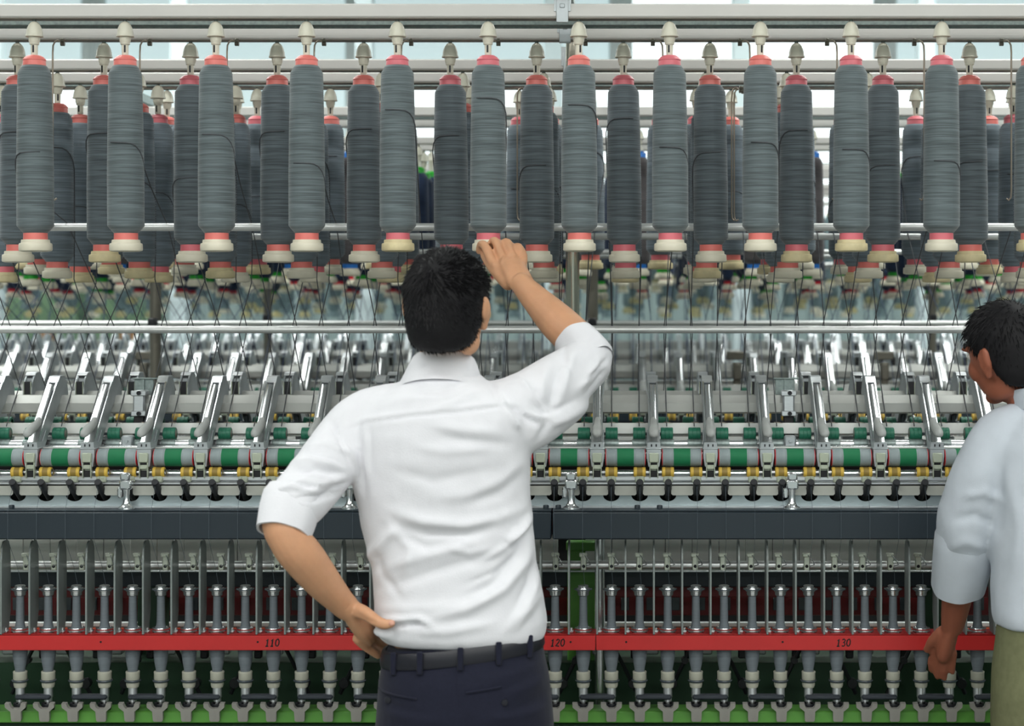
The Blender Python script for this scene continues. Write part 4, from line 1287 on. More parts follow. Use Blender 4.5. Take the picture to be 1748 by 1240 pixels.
def folds(me, lines, side=-1):
    """push the cloth out (or in) along soft fold lines drawn on its back; lines: (points, width, height) with
    points as (x, y) on the sheet facing the viewer's side, in the same units as W()"""
    co, no = verts_of(me)
    px = co[:, 0] * F / co[:, 1] + XV
    py = YH - (co[:, 2] - CZ) * F / co[:, 1]
    facing = np.clip(no[:, 1] * side * 1.6 + 0.15, 0, 1)
    disp = np.zeros(len(co))
    for pts, wd, amp in lines:
        best = np.full(len(co), 1e9)
        tt = np.zeros(len(co))
        total = sum(math.dist(pts[i], pts[i + 1]) for i in range(len(pts) - 1))
        acc = 0
        for i in range(len(pts) - 1):
            ax, ay = pts[i]
            bx, by = pts[i + 1]
            L2 = (bx - ax) ** 2 + (by - ay) ** 2
            t = np.clip(((px - ax) * (bx - ax) + (py - ay) * (by - ay)) / L2, 0, 1)
            dd = np.hypot(px - ax - t * (bx - ax), py - ay - t * (by - ay))
            m = dd < best
            best[m] = dd[m]
            tt[m] = ((acc + t * math.sqrt(L2)) / total)[m]
            acc += math.sqrt(L2)
        taper = np.clip(np.minimum(tt, 1 - tt) * 3.5 + 0.12, 0, 1)
        disp += amp * np.exp(-(best / wd) ** 2) * taper
    co += no * (disp * facing)[:, None]
    me.vertices.foreach_set('co', co.ravel())
    me.update()

def wrinkle(me, amp, scale, mask=None):
    co, no = verts_of(me)
    out = np.array([noise.noise(Vector((c[0] * scale[0], c[1] * scale[1], c[2] * scale[2]))) for c in co])
    co += no * (out * amp)[:, None]
    me.vertices.foreach_set('co', co.ravel())
    me.update()

def head_parts(mb, c, rot, s=1.0):
    """skull, jaw, nose, brow and ears in one lump around c; local x right, y forward, z up"""
    def e(p, r, rr=None):
        q = rot if rr is None else rot @ rr
        ellipsoid(mb, c + rot @ (Vector(p) * s), tuple(k * s for k in r), q)
    e((0, 0, 0.0), (0.0755, 0.094, 0.098))
    e((0, 0.030, -0.052), (0.060, 0.062, 0.062))
    e((0, 0.070, -0.096), (0.026, 0.022, 0.018))
    for sx in (-1, 1):
        e((sx * 0.034, 0.062, -0.030), (0.030, 0.026, 0.030))
        e((sx * 0.044, 0.010, -0.078), (0.018, 0.045, 0.026))
        e((sx * 0.030, 0.084, 0.024), (0.024, 0.012, 0.008))
        r1 = Matrix.Rotation(sx * -0.45, 3, 'Z')
        e((sx * 0.0795, -0.004, -0.012), (0.0075, 0.018, 0.032), r1)
        e((sx * 0.0850, -0.014, -0.004), (0.0055, 0.010, 0.026), r1)
        e((sx * 0.0770, 0.000, -0.040), (0.0075, 0.010, 0.012), r1)
        e((sx * 0.011, 0.103, -0.026), (0.009, 0.009, 0.007))
    limb(mb, [(c + rot @ (Vector((0, 0.088, 0.012)) * s), 0.009 * s), (c + rot @ (Vector((0, 0.102, -0.010)) * s), 0.011 * s), (c + rot @ (Vector((0, 0.110, -0.024)) * s), 0.012 * s)], 12)
    limb(mb, [(c + rot @ (Vector((-0.018, 0.086, -0.054)) * s), 0.006 * s), (c + rot @ (Vector((0, 0.093, -0.053)) * s), 0.008 * s), (c + rot @ (Vector((0.018, 0.086, -0.054)) * s), 0.006 * s)], 10)

def face_children(root, c, rot, s=1.0):
    for sx in (-1, 1):
        m = MB()
        ellipsoid(m, c + rot @ (Vector((sx * 0.030, 0.080, 0.007)) * s), (0.0125 * s,) * 3, rot, 14)
        e = link('eye', m.mesh('eye', eye_w), root)
        m = MB()
        ellipsoid(m, c + rot @ (Vector((sx * 0.030, 0.0905, 0.007)) * s), (0.0055 * s, 0.0028 * s, 0.0055 * s), rot, 12)
        link('iris', m.mesh('iris', eye_d), e)
        m = MB()
        limb(m, [(c + rot @ (Vector((sx * 0.014, 0.0955, 0.0275)) * s), 0.003 * s), (c + rot @ (Vector((sx * 0.032, 0.0935, 0.033)) * s), 0.0035 * s), (c + rot @ (Vector((sx * 0.050, 0.0785, 0.027)) * s), 0.0025 * s)], 8)
        link('eyebrow', m.mesh('eyebrow', hair_m), root)
    m = MB()
    for dz, r in ((-0.0505, 0.0042), (-0.0575, 0.005)):
        limb(m, [(c + rot @ (Vector((-0.022, 0.0885, -0.054)) * s), 0.002 * s), (c + rot @ (Vector((0, 0.099, dz)) * s), r * s), (c + rot @ (Vector((0.022, 0.0885, -0.054)) * s), 0.002 * s)], 10)
    link('lips', m.mesh('lips', lip_m), root)

def make_hair(name, root, c, rot, s=1.0, n_tufts=6500, seed=1, m=None, nape=False, length=0.017):
    rd = random.Random(seed)
    b = MB()
    n1, n2 = 40, 56
    def hairline(y):
        pts = [(-1.0, -0.93), (-0.6, -0.88), (-0.30, -0.76), (-0.16, -0.46), (-0.05, -0.18), (0.10, -0.10), (0.25, 0.05), (0.5, 0.30), (0.75, 0.44), (1.0, 0.56)]
        for i in range(len(pts) - 1):
            if y <= pts[i + 1][0]:
                t = (y - pts[i][0]) / (pts[i + 1][0] - pts[i][0])
                return pts[i][1] + t * (pts[i + 1][1] - pts[i][1])
        return pts[-1][1]
    def off(d):
        k = d.z - hairline(d.y)
        thick = 0.0085 + 0.006 * max(0, d.z)
        def sst(t):
            t = max(0, min(1, t))
            return t * t * (3 - 2 * t)
        thick += 0.015 * sst((-0.10 - d.z) / 0.75) * sst((0.02 - d.y) / 0.5)
        return -0.006 + (thick + 0.006) * sst((k + 0.06) / 0.24)
    rx, ry, rz = 0.0755, 0.094, 0.098
    pos = []
    vs = []
    for i in range(n1 + 1):
        th = PI * i / n1
        for j in range(n2):
            ph = 2 * PI * j / n2
            d = Vector((math.sin(th) * math.cos(ph), math.sin(th) * math.sin(ph), math.cos(th)))
            o = off(d) + 0.0016 * noise.noise(d * 9) * (1 if off(d) > 0 else 0)
            p = Vector((d.x * (rx + o), d.y * (ry + o), d.z * (rz + o)))
            vs.append(c + rot @ (p * s))
            pos.append((d, p, o))
    fs = []
    for i in range(n1):
        for j in range(n2):
            k = (j + 1) % n2
            fs.append((i * n2 + j, (i + 1) * n2 + j, (i + 1) * n2 + k, i * n2 + k))
    b.add(vs, fs)
    roots = []
    whorl = Vector((-0.05, -0.62, 0.78)).normalized()
    for _ in range(n_tufts):
        z = rd.uniform(-0.96, 1)
        a = rd.uniform(0, 2 * PI)
        q = math.sqrt(1 - z * z)
        d = Vector((q * math.cos(a), q * math.sin(a), z))
        o = off(d)
        if o < 0.001:
            continue
        nrm = Vector((d.x / rx, d.y / ry, d.z / rz)).normalized()
        roots.append((Vector((d.x * (rx + o), d.y * (ry + o), d.z * (rz + o))) - nrm * 0.003, nrm, d))
    if nape:
        ec, er = Vector((0, -0.034, -0.048)), Vector((0.0695, 0.0585, 0.072))
        ellipsoid(b, c + rot @ (ec * s), tuple(er * s), rot, 18)
        for _ in range(n_tufts // 4):
            z = rd.uniform(-0.9, 0.6)
            a = rd.uniform(PI, 2 * PI)
            q = math.sqrt(1 - z * z)
            d = Vector((q * math.cos(a), q * math.sin(a), z))
            p = Vector((ec.x + d.x * er.x, ec.y + d.y * er.y, ec.z + d.z * er.z))
            nrm = Vector((d.x / er.x, d.y / er.y, d.z / er.z)).normalized()
            roots.append((p - nrm * 0.003, nrm, (p / 0.095).normalized()))
    for p, nrm, d in roots:
        t = d - whorl
        t = t - nrm * t.dot(nrm)
        if t.length < 1e-3:
            t = Vector((1, 0, 0))
        t.normalize()
        swirl = nrm.cross(t)
        lift = 0.55 if d.z > 0.35 else 0.22
        dr = (t + swirl * 0.5 + nrm * (lift + rd.uniform(-.1, .3)) + Vector((rd.uniform(-.3, .3), rd.uniform(-.3, .3), rd.uniform(-.3, .2)))).normalized()
        L = length * rd.uniform(0.6, 1.35) * (1.15 if d.z > 0.3 else 0.75 if d.z > -0.3 else 0.5)
        u = dr.orthogonal().normalized()
        w = dr.cross(u)
        wd = rd.uniform(0.0007, 0.0014)
        tip = p + dr * L - Vector((0, 0, 0.0035)) * (L / 0.02)
        mid = p + dr * L * 0.55
        k0 = [p + (u * math.cos(q) + w * math.sin(q)) * wd for q in (0, 2.09, 4.19)]
        k1 = [mid + (u * math.cos(q) + w * math.sin(q)) * wd * 0.75 for q in (0, 2.09, 4.19)]
        vv = [c + rot @ (x * s) for x in k0 + k1 + [tip]]
        b.add(vv, [(0, 1, 4, 3), (1, 2, 5, 4), (2, 0, 3, 5), (3, 4, 6), (4, 5, 6), (5, 3, 6)])
    return link(name, b.mesh(name, m or hair_m, 60), root)

def band(rings_out, rings_in, mb):
    """closed band from outer rings (bottom to top) and inner rings (same order)"""
    allr = rings_out + rings_in[::-1]
    n = len(allr[0])
    vs = [p for r in allr for p in r]
    fs = []
    m = len(allr)
    for i in range(m):
        i2 = (i + 1) % m
        for k in range(n):
            j = (k + 1) % n
            fs.append((i * n + k, i * n + j, i2 * n + j, i2 * n + k))
    mb.add(vs, fs)

X_, Y_, Z_ = Vector((1, 0, 0)), Vector((0, 1, 0)), Vector((0, 0, 1))

def cuff(p, q, r0, r1, th=0.005, flare=0.002, cloth=None):
    p, q = Vector(p), Vector(q)
    t = (q - p).normalized()
    u = t.orthogonal().normalized()
    v = t.cross(u)
    m = MB()
    outs, ins = [], []
    for k in range(7):
        a = k / 6
        r = r0 + (r1 - r0) * a + flare * math.sin(a * PI)
        cen = p.lerp(q, a)
        ro, ri = [], []
        for i in range(40):
            an = 2 * PI * i / 40
            w = 0.0018 * math.sin(3 * an + a * 2) + 0.001 * math.sin(7 * an)
            dv = u * math.cos(an) + v * math.sin(an)
            edge = 0.002 * math.sin(2 * an + 1) * (1 if k == 6 else 0)
            ro.append(cen + dv * (r + w) + t * edge)
            ri.append(cen + dv * (r + w - th) + t * edge)
        outs.append(ro)
        ins.append(ri)
    outs[0] = [x.lerp(p, 0.10) for x in outs[0]]
    band(outs, ins, m)
    return m.mesh('cuff', cloth or shirt_m, 70)

def man():
    D = 3.80
    root = thing('person', 'man in white shirt seen from behind, raising one hand to a bobbin', 'person', (0, 0, 0))
    shoes_z = 0.0
    def tr(y, xl, xr, ry, d=D, e=2.35, n=44, dz=0.0, k=1.0):
        c = W((xl + xr) / 2, y, d)
        return ring(c, X_, Y_, (xr - xl) / 2 * d / F * k, ry * k, n, e)
    # ---- body: one skin
    b = MB()
    rings = [tr(1170, 650, 940, 0.105, k=.86), tr(1090, 655, 925, 0.10, k=.86), tr(1000, 650, 918, 0.098, k=.86), tr(900, 628, 905, 0.105, k=.86), tr(800, 612, 905, 0.112, k=.86), tr(730, 606, 905, 0.11, k=.84), tr(690, 640, 885, 0.095, k=.8), tr(655, 695, 820, 0.066, k=.8)]
    b.loft(rings)
    hc = W(763, 519, 3.745)
    hrot = Matrix.Rotation(math.radians(-13), 3, 'Z') @ Matrix.Rotation(math.radians(7), 3, 'X') @ Matrix.Rotation(math.radians(2), 3, 'Y')
    head_parts(b, hc, hrot)
    limb(b, [(W(757, 665, 3.83), 0.062), (W(758, 630, 3.826), 0.055), (W(762, 592, 3.805), 0.0515), (W(764, 560, 3.785), 0.052)], 20)
    limb(b, [(W(710, 694, 3.82), 0.034), (W(760, 668, 3.82), 0.045), (W(815, 694, 3.82), 0.034)], 14)
    # left arm, hand on the hip
    la = [(W(612, 735, 3.79), 0.050), (W(540, 815, 3.71), 0.046), (W(484, 880, 3.635), 0.041), (W(497, 925, 3.63), 0.0415), (W(520, 955, 3.65), 0.0415), (W(552, 995, 3.69), 0.036), (W(578, 1024, 3.725), 0.029), (W(592, 1038, 3.742), 0.0265)]
    limb(b, spline(la, 4), 18)
    fu = Vector((0.75, -0.25, 0.6)).normalized()
    limb(b, spline([(W(592, 1038, 3.742), 0.027), (W(604, 1052, 3.768), 0.032), (W(618, 1070, 3.795), 0.034), (W(624, 1080, 3.812), 0.030)], 3), 16, 0.62, fu)
    for path in (((622, 1060, 3.812, .0115), (640, 1074, 3.862, .0102), (655, 1084, 3.905, .0092), (668, 1090, 3.93, .008)),
                 ((621, 1072, 3.815, .0118), (636, 1090, 3.865, .0104), (650, 1101, 3.905, .0094), (662, 1108, 3.93, .008)),
                 ((618, 1084, 3.808, .0114), (630, 1101, 3.845, .0102), (642, 1112, 3.878, .0092), (652, 1119, 3.90, .008)),
                 ((610, 1091, 3.793, .0106), (622, 1103, 3.815, .0095), (634, 1112, 3.832, .0086), (645, 1120, 3.846, .0074))):
        limb(b, spline([(W(x, y, d), r) for x, y, d, r in path], 3), 12)
    limb(b, spline([(W(600, 1040, 3.745), 0.018), (W(622, 1047, 3.722), 0.0145), (W(642, 1060, 3.700), 0.0118), (W(656, 1066, 3.692), 0.0108), (W(668, 1065, 3.690), 0.0085)], 4), 14)
    # right arm, raised
    ra = [(W(880, 700, 3.83), 0.044), (W(945, 664, 3.905), 0.043), (W(1006, 612, 3.975), 0.044), (W(985, 582, 4.01), 0.044), (W(950, 548, 4.05), 0.0415), (W(918, 515, 4.09), 0.033), (W(899, 495, 4.118), 0.0275), (W(890, 484, 4.132), 0.0245)]
    limb(b, spline(ra, 4), 18)
    fu2 = Vector((0.15, -0.85, 0.5)).normalized()
    limb(b, spline([(W(898, 494, 4.12), 0.026), (W(884, 474, 4.148), 0.0305), (W(873, 456, 4.180), 0.0320), (W(867, 446, 4.200), 0.0260)], 3), 16, 0.60, fu2)
    for path in (((855, 464, 4.176, .0128), (842, 449, 4.196, .0122), (828, 421, 4.222, .0104), (821, 418, 4.240, .0098), (818, 429, 4.253, .0082)),
                 ((868, 459, 4.178, .0130), (859, 440, 4.203, .0124), (847, 414, 4.226, .0106), (840, 414, 4.244, .0098), (836, 428, 4.252, .0082)),
                 ((880, 456, 4.179, .0126), (877, 436, 4.206, .0118), (866, 414, 4.228, .0101), (859, 418, 4.246, .0094), (855, 431, 4.255, .0078)),
                 ((890, 456, 4.180, .0118), (893, 438, 4.205, .0106), (885, 421, 4.226, .0090), (877, 426, 4.244, .0084), (871, 437, 4.253, .0070))):
        limb(b, spline([(W(x, y, d), r) for x, y, d, r in path], 3), 12)
    limb(b, spline([(W(868, 482, 4.158), 0.019), (W(848, 464, 4.188), 0.0145), (W(834, 447, 4.218), 0.0115), (W(827, 437, 4.243), 0.0095)], 4), 14)
    # legs inside the trousers and feet inside the shoes
    for sx, fx in ((-1, 735), (1, 850)):
        hip = W(790 + sx * 72, 1200, D)
        limb(b, spline([(hip, 0.080), (Vector((hip.x + sx * 0.01, D, 0.50)), 0.056), (Vector((hip.x + sx * 0.015, D - 0.01, 0.28)), 0.047), (Vector((hip.x + sx * 0.02, D - 0.01, 0.09)), 0.036)], 4), 16)
        limb(b, [(Vector((hip.x + sx * 0.02, D - 0.03, 0.045)), 0.034), (Vector((hip.x + sx * 0.03, D + 0.14, 0.032)), 0.028)], 12)
    body = remesh(b, 0.0036, 2, 'body', skin)
    folds(body, [(((838, 414), (843, 428), (851, 446)), 2.2, -0.0035), (((857, 411), (861, 424), (869, 440)), 2.2, -0.0035), (((875, 414), (879, 426), (886, 438)), 2.0, -0.0032),
                 (((840, 448), (844, 451)), 5, 0.0022), (((857, 440), (861, 442)), 5, 0.0026), (((876, 435), (880, 437)), 4.5, 0.0022), (((892, 437), (894, 440)), 4, 0.0018),
                 (((850, 452), (862, 478)), 5, -0.0014), (((868, 444), (878, 472)), 4.5, -0.0012),
                 (((628, 1066), (652, 1094)), 2.2, -0.0032), (((622, 1080), (648, 1108)), 2.2, -0.0032), (((616, 1090), (640, 1116)), 2.0, -0.0030),
                 (((606, 1046), (626, 1058), (646, 1066)), 3.0, -0.0022), (((640, 1056), (646, 1060)), 4, 0.0018), (((588, 1044), (600, 1030)), 2.2, -0.0008),
                 (((648, 1062), (652, 1068)), 1.6, -0.0010)])
    bo = link('body', body, root)
    face_children(bo, hc, hrot)
    make_hair('hair', root, hc, hrot, 1.0, 11000, 4)
    tn = MB()
    ellipsoid(tn, W(668.5, 1064.5, 3.682), (0.0062, 0.003, 0.0055), None, 10)
    link('thumbnail', tn.mesh('thumbnail', nail_m), bo)
    # ---- shirt
    s = MB()
    s.loft([tr(1096, 668, 918, 0.108), tr(1092, 656, 926, 0.116), tr(1080, 644, 932, 0.124), tr(1060, 640, 934, 0.126), tr(1020, 640, 930, 0.122), tr(960, 637, 916, 0.117), tr(900, 619, 909, 0.118), tr(840, 605, 906, 0.124),
            tr(780, 598, 906, 0.13), tr(740, 592, 908, 0.13), tr(712, 596, 908, 0.124), tr(690, 618, 896, 0.113), tr(670, 652, 868, 0.098), tr(652, 684, 832, 0.080), tr(640, 694, 822, 0.072)])
    limb(s, spline([(W(735, 694, 3.80), 0.050), (W(662, 702, 3.79), 0.056), (W(615, 722, 3.785), 0.061), (W(580, 765, 3.76), 0.063), (W(540, 820, 3.705), 0.060), (W(506, 858, 3.66), 0.057)], 4), 22)
    limb(s, spline([(W(800, 698, 3.80), 0.052), (W(866, 700, 3.80), 0.067), (W(905, 688, 3.84), 0.0705), (W(955, 655, 3.90), 0.066), (W(998, 624, 3.955), 0.058)], 4), 22)
    limb(s, spline([(W(985, 632, 3.95), 0.057), (W(1004, 612, 3.97), 0.053)], 3), 20)
    limb(s, spline([(W(862, 738, 3.79), 0.062), (W(912, 714, 3.82), 0.062), (W(962, 682, 3.90), 0.055)], 4), 18)
    limb(s, spline([(W(668, 1084, 3.722), 0.013), (W(655, 1081, 3.714), 0.0125), (W(644, 1078, 3.724), 0.010)], 3), 14)
    sh = remesh(s, 0.0055, 5, 'shirt', shirt_m)
    wrinkle(sh, 0.0035, (7, 7, 9))
    wrinkle(sh, 0.0012, (22, 22, 26))
    fl = [
        # yoke seam and pleats
        (((592, 735), (625, 722), (700, 712), (780, 704), (856, 694), (905, 702)), 3.0, -0.0030),
        (((592, 728), (625, 715), (700, 705), (780, 697), (856, 687), (905, 695)), 5.0, 0.0020),
        (((623, 720), (624, 770), (625, 815)), 5, 0.0026), (((632, 722), (633, 775), (634, 815)), 5, -0.0020),
        # big diagonal drapes from under the raised arm
        (((908, 838), (895, 868), (850, 890), (790, 898), (720, 890), (655, 868)), 13, 0.0070),
        (((900, 862), (865, 888), (800, 912), (730, 912), (660, 896)), 12, -0.0055),
        (((915, 868), (890, 905), (870, 922), (858, 915)), 8, 0.0080), (((905, 900), (885, 930), (862, 935)), 8, -0.0060),
        (((918, 905), (895, 960), (860, 1005), (800, 1040), (720, 1060)), 12, 0.0075),
        (((905, 905), (880, 955), (840, 1000), (790, 1025)), 10, -0.0055),
        (((928, 940), (918, 990), (895, 1040), (862, 1078)), 9, 0.0065), (((916, 950), (902, 1000), (880, 1040)), 8, -0.0050),
        (((930, 1000), (905, 1040), (875, 1078)), 8, 0.0040),
        (((900, 780), (862, 820), (800, 845), (730, 850)), 14, 0.0040), (((898, 800), (850, 842), (790, 862)), 12, -0.0038),
        (((684, 897), (660, 918), (634, 948), (638, 975)), 12, 0.0065), (((680, 915), (730, 935), (790, 925)), 9, -0.0042),
        (((636, 985), (680, 962), (740, 945), (830, 920)), 13, 0.0040), (((640, 1005), (700, 990), (780, 965), (860, 950)), 12, -0.0038),
        (((648, 1060), (690, 1058), (715, 1056), (745, 1072)), 6, 0.0070), (((660, 1068), (700, 1066), (728, 1064)), 4, -0.0070),
        (((640, 1040), (700, 1040), (780, 1035), (840, 1020)), 12, 0.0035),
        (((700, 1080), (770, 1078), (850, 1062)), 10, 0.0040),
        # shoulder blades and armpits
        (((858, 698), (872, 715), (888, 735)), 6, 0.0058), (((868, 690), (900, 715), (925, 730)), 6, -0.0050), (((880, 700), (915, 712), (945, 712)), 7, 0.0050),
        (((905, 680), (925, 700), (935, 725), (915, 755)), 7, -0.0045), (((722, 722), (790, 735), (860, 738)), 12, 0.0040), (((740, 745), (810, 755), (880, 760)), 11, -0.0036),
        (((600, 760), (610, 800), (606, 850)), 8, 0.0050), (((612, 780), (620, 830), (622, 880)), 9, -0.0035),
        (((640, 690), (700, 680), (760, 676)), 9, 0.0030), (((850, 668), (858, 690), (866, 700)), 6, 0.0052),
        # left sleeve
        (((488, 792), (530, 785), (590, 800)), 7, 0.0062), (((492, 808), (540, 800), (596, 815)), 6, -0.0055), (((512, 765), (555, 758), (600, 775)), 7, 0.0045),
        (((480, 835), (520, 822), (570, 832)), 7, 0.0050), (((520, 845), (560, 822), (600, 812)), 7, 0.0055), (((500, 852), (545, 850), (590, 838)), 6, -0.0050),
        (((560, 712), (575, 745), (600, 770)), 8, -0.0040), (((515, 775), (560, 782), (592, 798)), 4, -0.0048), (((500, 800), (550, 808), (585, 822)), 4, -0.0045), (((485, 822), (530, 834), (575, 828)), 4, -0.0045),
        (((470, 838), (500, 832), (540, 842)), 4, 0.0045), (((530, 860), (565, 835), (598, 822)), 4, -0.0045), (((585, 705), (572, 735), (590, 775), (604, 800)), 4, -0.0038), (((560, 730), (590, 760), (604, 792)), 5, 0.0040),
        (((1042, 606), (1020, 632), (985, 655)), 4, -0.0042), (((1046, 632), (1024, 662), (1000, 690)), 4, -0.0042), (((965, 572), (962, 610), (975, 640)), 5, -0.0036), (((900, 655), (930, 690), (960, 700)), 6, -0.0040), (((880, 640), (905, 665), (925, 700)), 6, 0.0036),
        (((735, 700), (770, 690), (830, 665)), 7, 0.0030), (((690, 668), (740, 672), (800, 655)), 7, -0.0026), (((838, 650), (846, 672), (862, 692)), 5, -0.0040), (((700, 760), (760, 772), (850, 762)), 10, 0.0026), (((660, 800), (740, 822), (850, 800)), 12, -0.0026),
        (((650, 880), (700, 935), (690, 990)), 9, 0.0028), (((760, 930), (800, 945), (840, 935)), 7, 0.0030), (((820, 960), (870, 930), (902, 890)), 6, 0.0040), (((790, 1000), (850, 975), (895, 935)), 5, -0.0036), (((640, 935), (655, 985), (690, 1030)), 8, -0.0026),
        # right sleeve
        (((1024, 612), (1005, 640), (986, 668)), 7, 0.0062), (((1036, 628), (1018, 655), (1000, 676)), 6, -0.0052), (((1044, 640), (1028, 668), (1008, 690)), 6, 0.0048),
        (((985, 590), (970, 630), (955, 690)), 9, 0.0042), (((960, 612), (948, 655), (940, 700)), 8, -0.0040), (((935, 620), (925, 660), (925, 700)), 8, 0.0035),
        (((1010, 690), (970, 715), (930, 728)), 8, 0.0045), (((990, 680), (950, 700), (920, 708)), 7, -0.0040),
    ]
    folds(sh, [(p, w * 0.85, a * 1.45) for p, w, a in fl])
    so = link('shirt', sh, root)
    # collar: stand plus fold-down leaf
    c = MB()
    def cr(y, xl, xr, ry, d, tilt=0.0, n=48):
        pts = ring(W((xl + xr) / 2, y, d), X_, Y_, (xr - xl) / 2 * d / F, ry, n, 2.2)
        return [p + Z_ * (tilt * (p.y - d + ry)) for p in pts]
    outer = [cr(643, 674, 831, 0.109, 3.825, -0.42), cr(636, 679, 827, 0.098, 3.825, -0.40), cr(618, 691, 821, 0.083, 3.815, -0.36), cr(602, 700, 815, 0.079, 3.812, -0.34), cr(596, 704, 812, 0.076, 3.812, -0.34)]
    inner = [cr(642, 680, 825, 0.103, 3.825, -0.42), cr(634, 686, 821, 0.090, 3.825, -0.40), cr(618, 697, 815, 0.077, 3.815, -0.36), cr(603, 706, 810, 0.073, 3.812, -0.34), cr(598, 708, 808, 0.072, 3.812, -0.34)]
    band(outer, inner, c)
    link('collar', c.mesh('collar', shirt_m, 60), so)
    # rolled cuffs
    link('cuff', cuff(W(503, 840, 3.672), W(482, 911, 3.628), 0.0575, 0.0535, 0.005, 0.003), so)
    link('cuff', cuff(W(1012, 622, 3.958), W(981, 579, 4.003), 0.0560, 0.0500, 0.005, 0.002), so)
    # ---- trousers
    t = MB()
    def tilt_ring(y, xl, xr, ry, slope, d=D, e=2.3, n=44):
        c0 = W((xl + xr) / 2, y, d)
        return [p + Z_ * ((p.x - c0.x) * slope) for p in ring(c0, X_, Y_, (xr - xl) / 2 * d / F, ry, n, e)]
    t.loft([tilt_ring(1088, 662, 922, 0.112, 0.11), tilt_ring(1110, 655, 926, 0.118, 0.11), tilt_ring(1150, 648, 936, 0.13, 0.06), tilt_ring(1200, 643, 943, 0.135, 0.02), tilt_ring(1245, 641, 945, 0.132, 0), tilt_ring(1290, 645, 944, 0.118, 0), tilt_ring(1310, 680, 910, 0.09, 0)])
    for sx in (-1, 1):
        hip = W(793 + sx * 72, 1215, D)
        limb(t, spline([(hip, 0.092), (Vector((hip.x + sx * 0.004, D, 0.60)), 0.086), (Vector((hip.x + sx * 0.012, D, 0.42)), 0.070), (Vector((hip.x + sx * 0.018, D - 0.005, 0.22)), 0.062), (Vector((hip.x + sx * 0.02, D - 0.005, 0.085)), 0.060)], 4), 22)
    tm = remesh(t, 0.0062, 4, 'trousers', navy_cloth)
    wrinkle(tm, 0.003, (8, 8, 14))
    folds(tm, [(((770, 1130), (776, 1180), (782, 1240)), 4, -0.0030), (((940, 1150), (900, 1175), (860, 1190)), 10, 0.0040), (((945, 1180), (905, 1205), (860, 1222)), 10, -0.0035), (((935, 1130), (880, 1150), (820, 1165)), 10, 0.0030),
               (((650, 1215), (700, 1225), (760, 1235)), 9, 0.0030), (((645, 1190), (690, 1215), (740, 1225)), 8, -0.0028), (((800, 1120), (860, 1118), (920, 1105)), 8, 0.0022), (((820, 1230), (870, 1225), (940, 1205)), 9, 0.0035)])
    to = link('trousers', tm, root)
    w = MB()
    for xa, ya, xb, yb in ((652, 1168, 722, 1172), (805, 1160, 862, 1152)):
        pa, pb = W(xa, ya, D), W(xb, yb, D)
        pts = []
        for k in range(9):
            p = pa.lerp(pb, k / 8)
            u_ = max(-1, min(1, (p.x - W(793, 1160, D).x) / (146 * D / F)))
            p.y = D - 0.1325 * (1 - abs(u_) ** 2.3) ** (1 / 2.3) - 0.001
            pts.append(p)
        w = MB()
        w.tube(pts, 0.0028, 6)
        link('pocket_welt', w.mesh('pocket_welt', navy_cloth), to)
    for bx, by in ((671, 1180), (868, 1178)):
        u_ = (W(bx, by, D).x - W(793, 1160, D).x) / (148 * D / F)
        yy = D - 0.135 * (1 - abs(u_) ** 2.3) ** (1 / 2.3) - 0.001
        link('pocket_button', MB().lathe([(0, -0.0025), (0.006, -0.002), (0.0068, 0), (0, 0.002)], 14, (W(bx, by, D).x, yy, W(bx, by, D).z), 'Y').mesh('pocket_button', button_m), to)
    # belt and its loops
    bl = MB()
    o_ = [tilt_ring(1118, 651, 929, 0.1225, 0.12), tilt_ring(1114, 649.5, 930.5, 0.1245, 0.12), tilt_ring(1094, 652, 928, 0.1225, 0.12), tilt_ring(1091, 654, 926, 0.1205, 0.12)]
    i_ = [tilt_ring(1118, 656, 924, 0.117, 0.12), tilt_ring(1114, 656, 924, 0.117, 0.12), tilt_ring(1094, 659, 921, 0.115, 0.12), tilt_ring(1091, 659, 921, 0.115, 0.12)]
    band(o_, i_, bl)
    be = link('belt', bl.mesh('belt', belt_m, 50), root)
    for px in (680, 727, 795, 858, 908):
        u_ = (px - 790) / 140.0
        sy = -0.126 * (1 - abs(u_) ** 2.3) ** (1 / 2.3)
        zc = W(px, 1104.5, D).z + (W(px, 1100, D).x - W(790, 1100, D).x) * 0.12
        link('belt_loop', MB().box((W(px, 1100, D).x, D + sy - 0.0015, zc - 0.002), (0.012, 0.006, 0.046), 0.002).mesh('belt_loop', navy_cloth), be)
    for sx in (-1, 1):
        hip = W(793 + sx * 72, 1215, D)
        m = MB()
        limb(m, spline([(Vector((hip.x + sx * 0.02, D - 0.07, 0.045)), 0.036), (Vector((hip.x + sx * 0.022, D + 0.0, 0.050)), 0.042), (Vector((hip.x + sx * 0.03, D + 0.10, 0.040)), 0.044), (Vector((hip.x + sx * 0.035, D + 0.19, 0.030)), 0.030)], 4), 16)
        m.box((hip.x + sx * 0.026, D + 0.05, 0.0125), (0.085, 0.29, 0.025), 0.008)
        link('shoe', remesh(m, 0.005, 2, 'shoe', shoe_m), root)

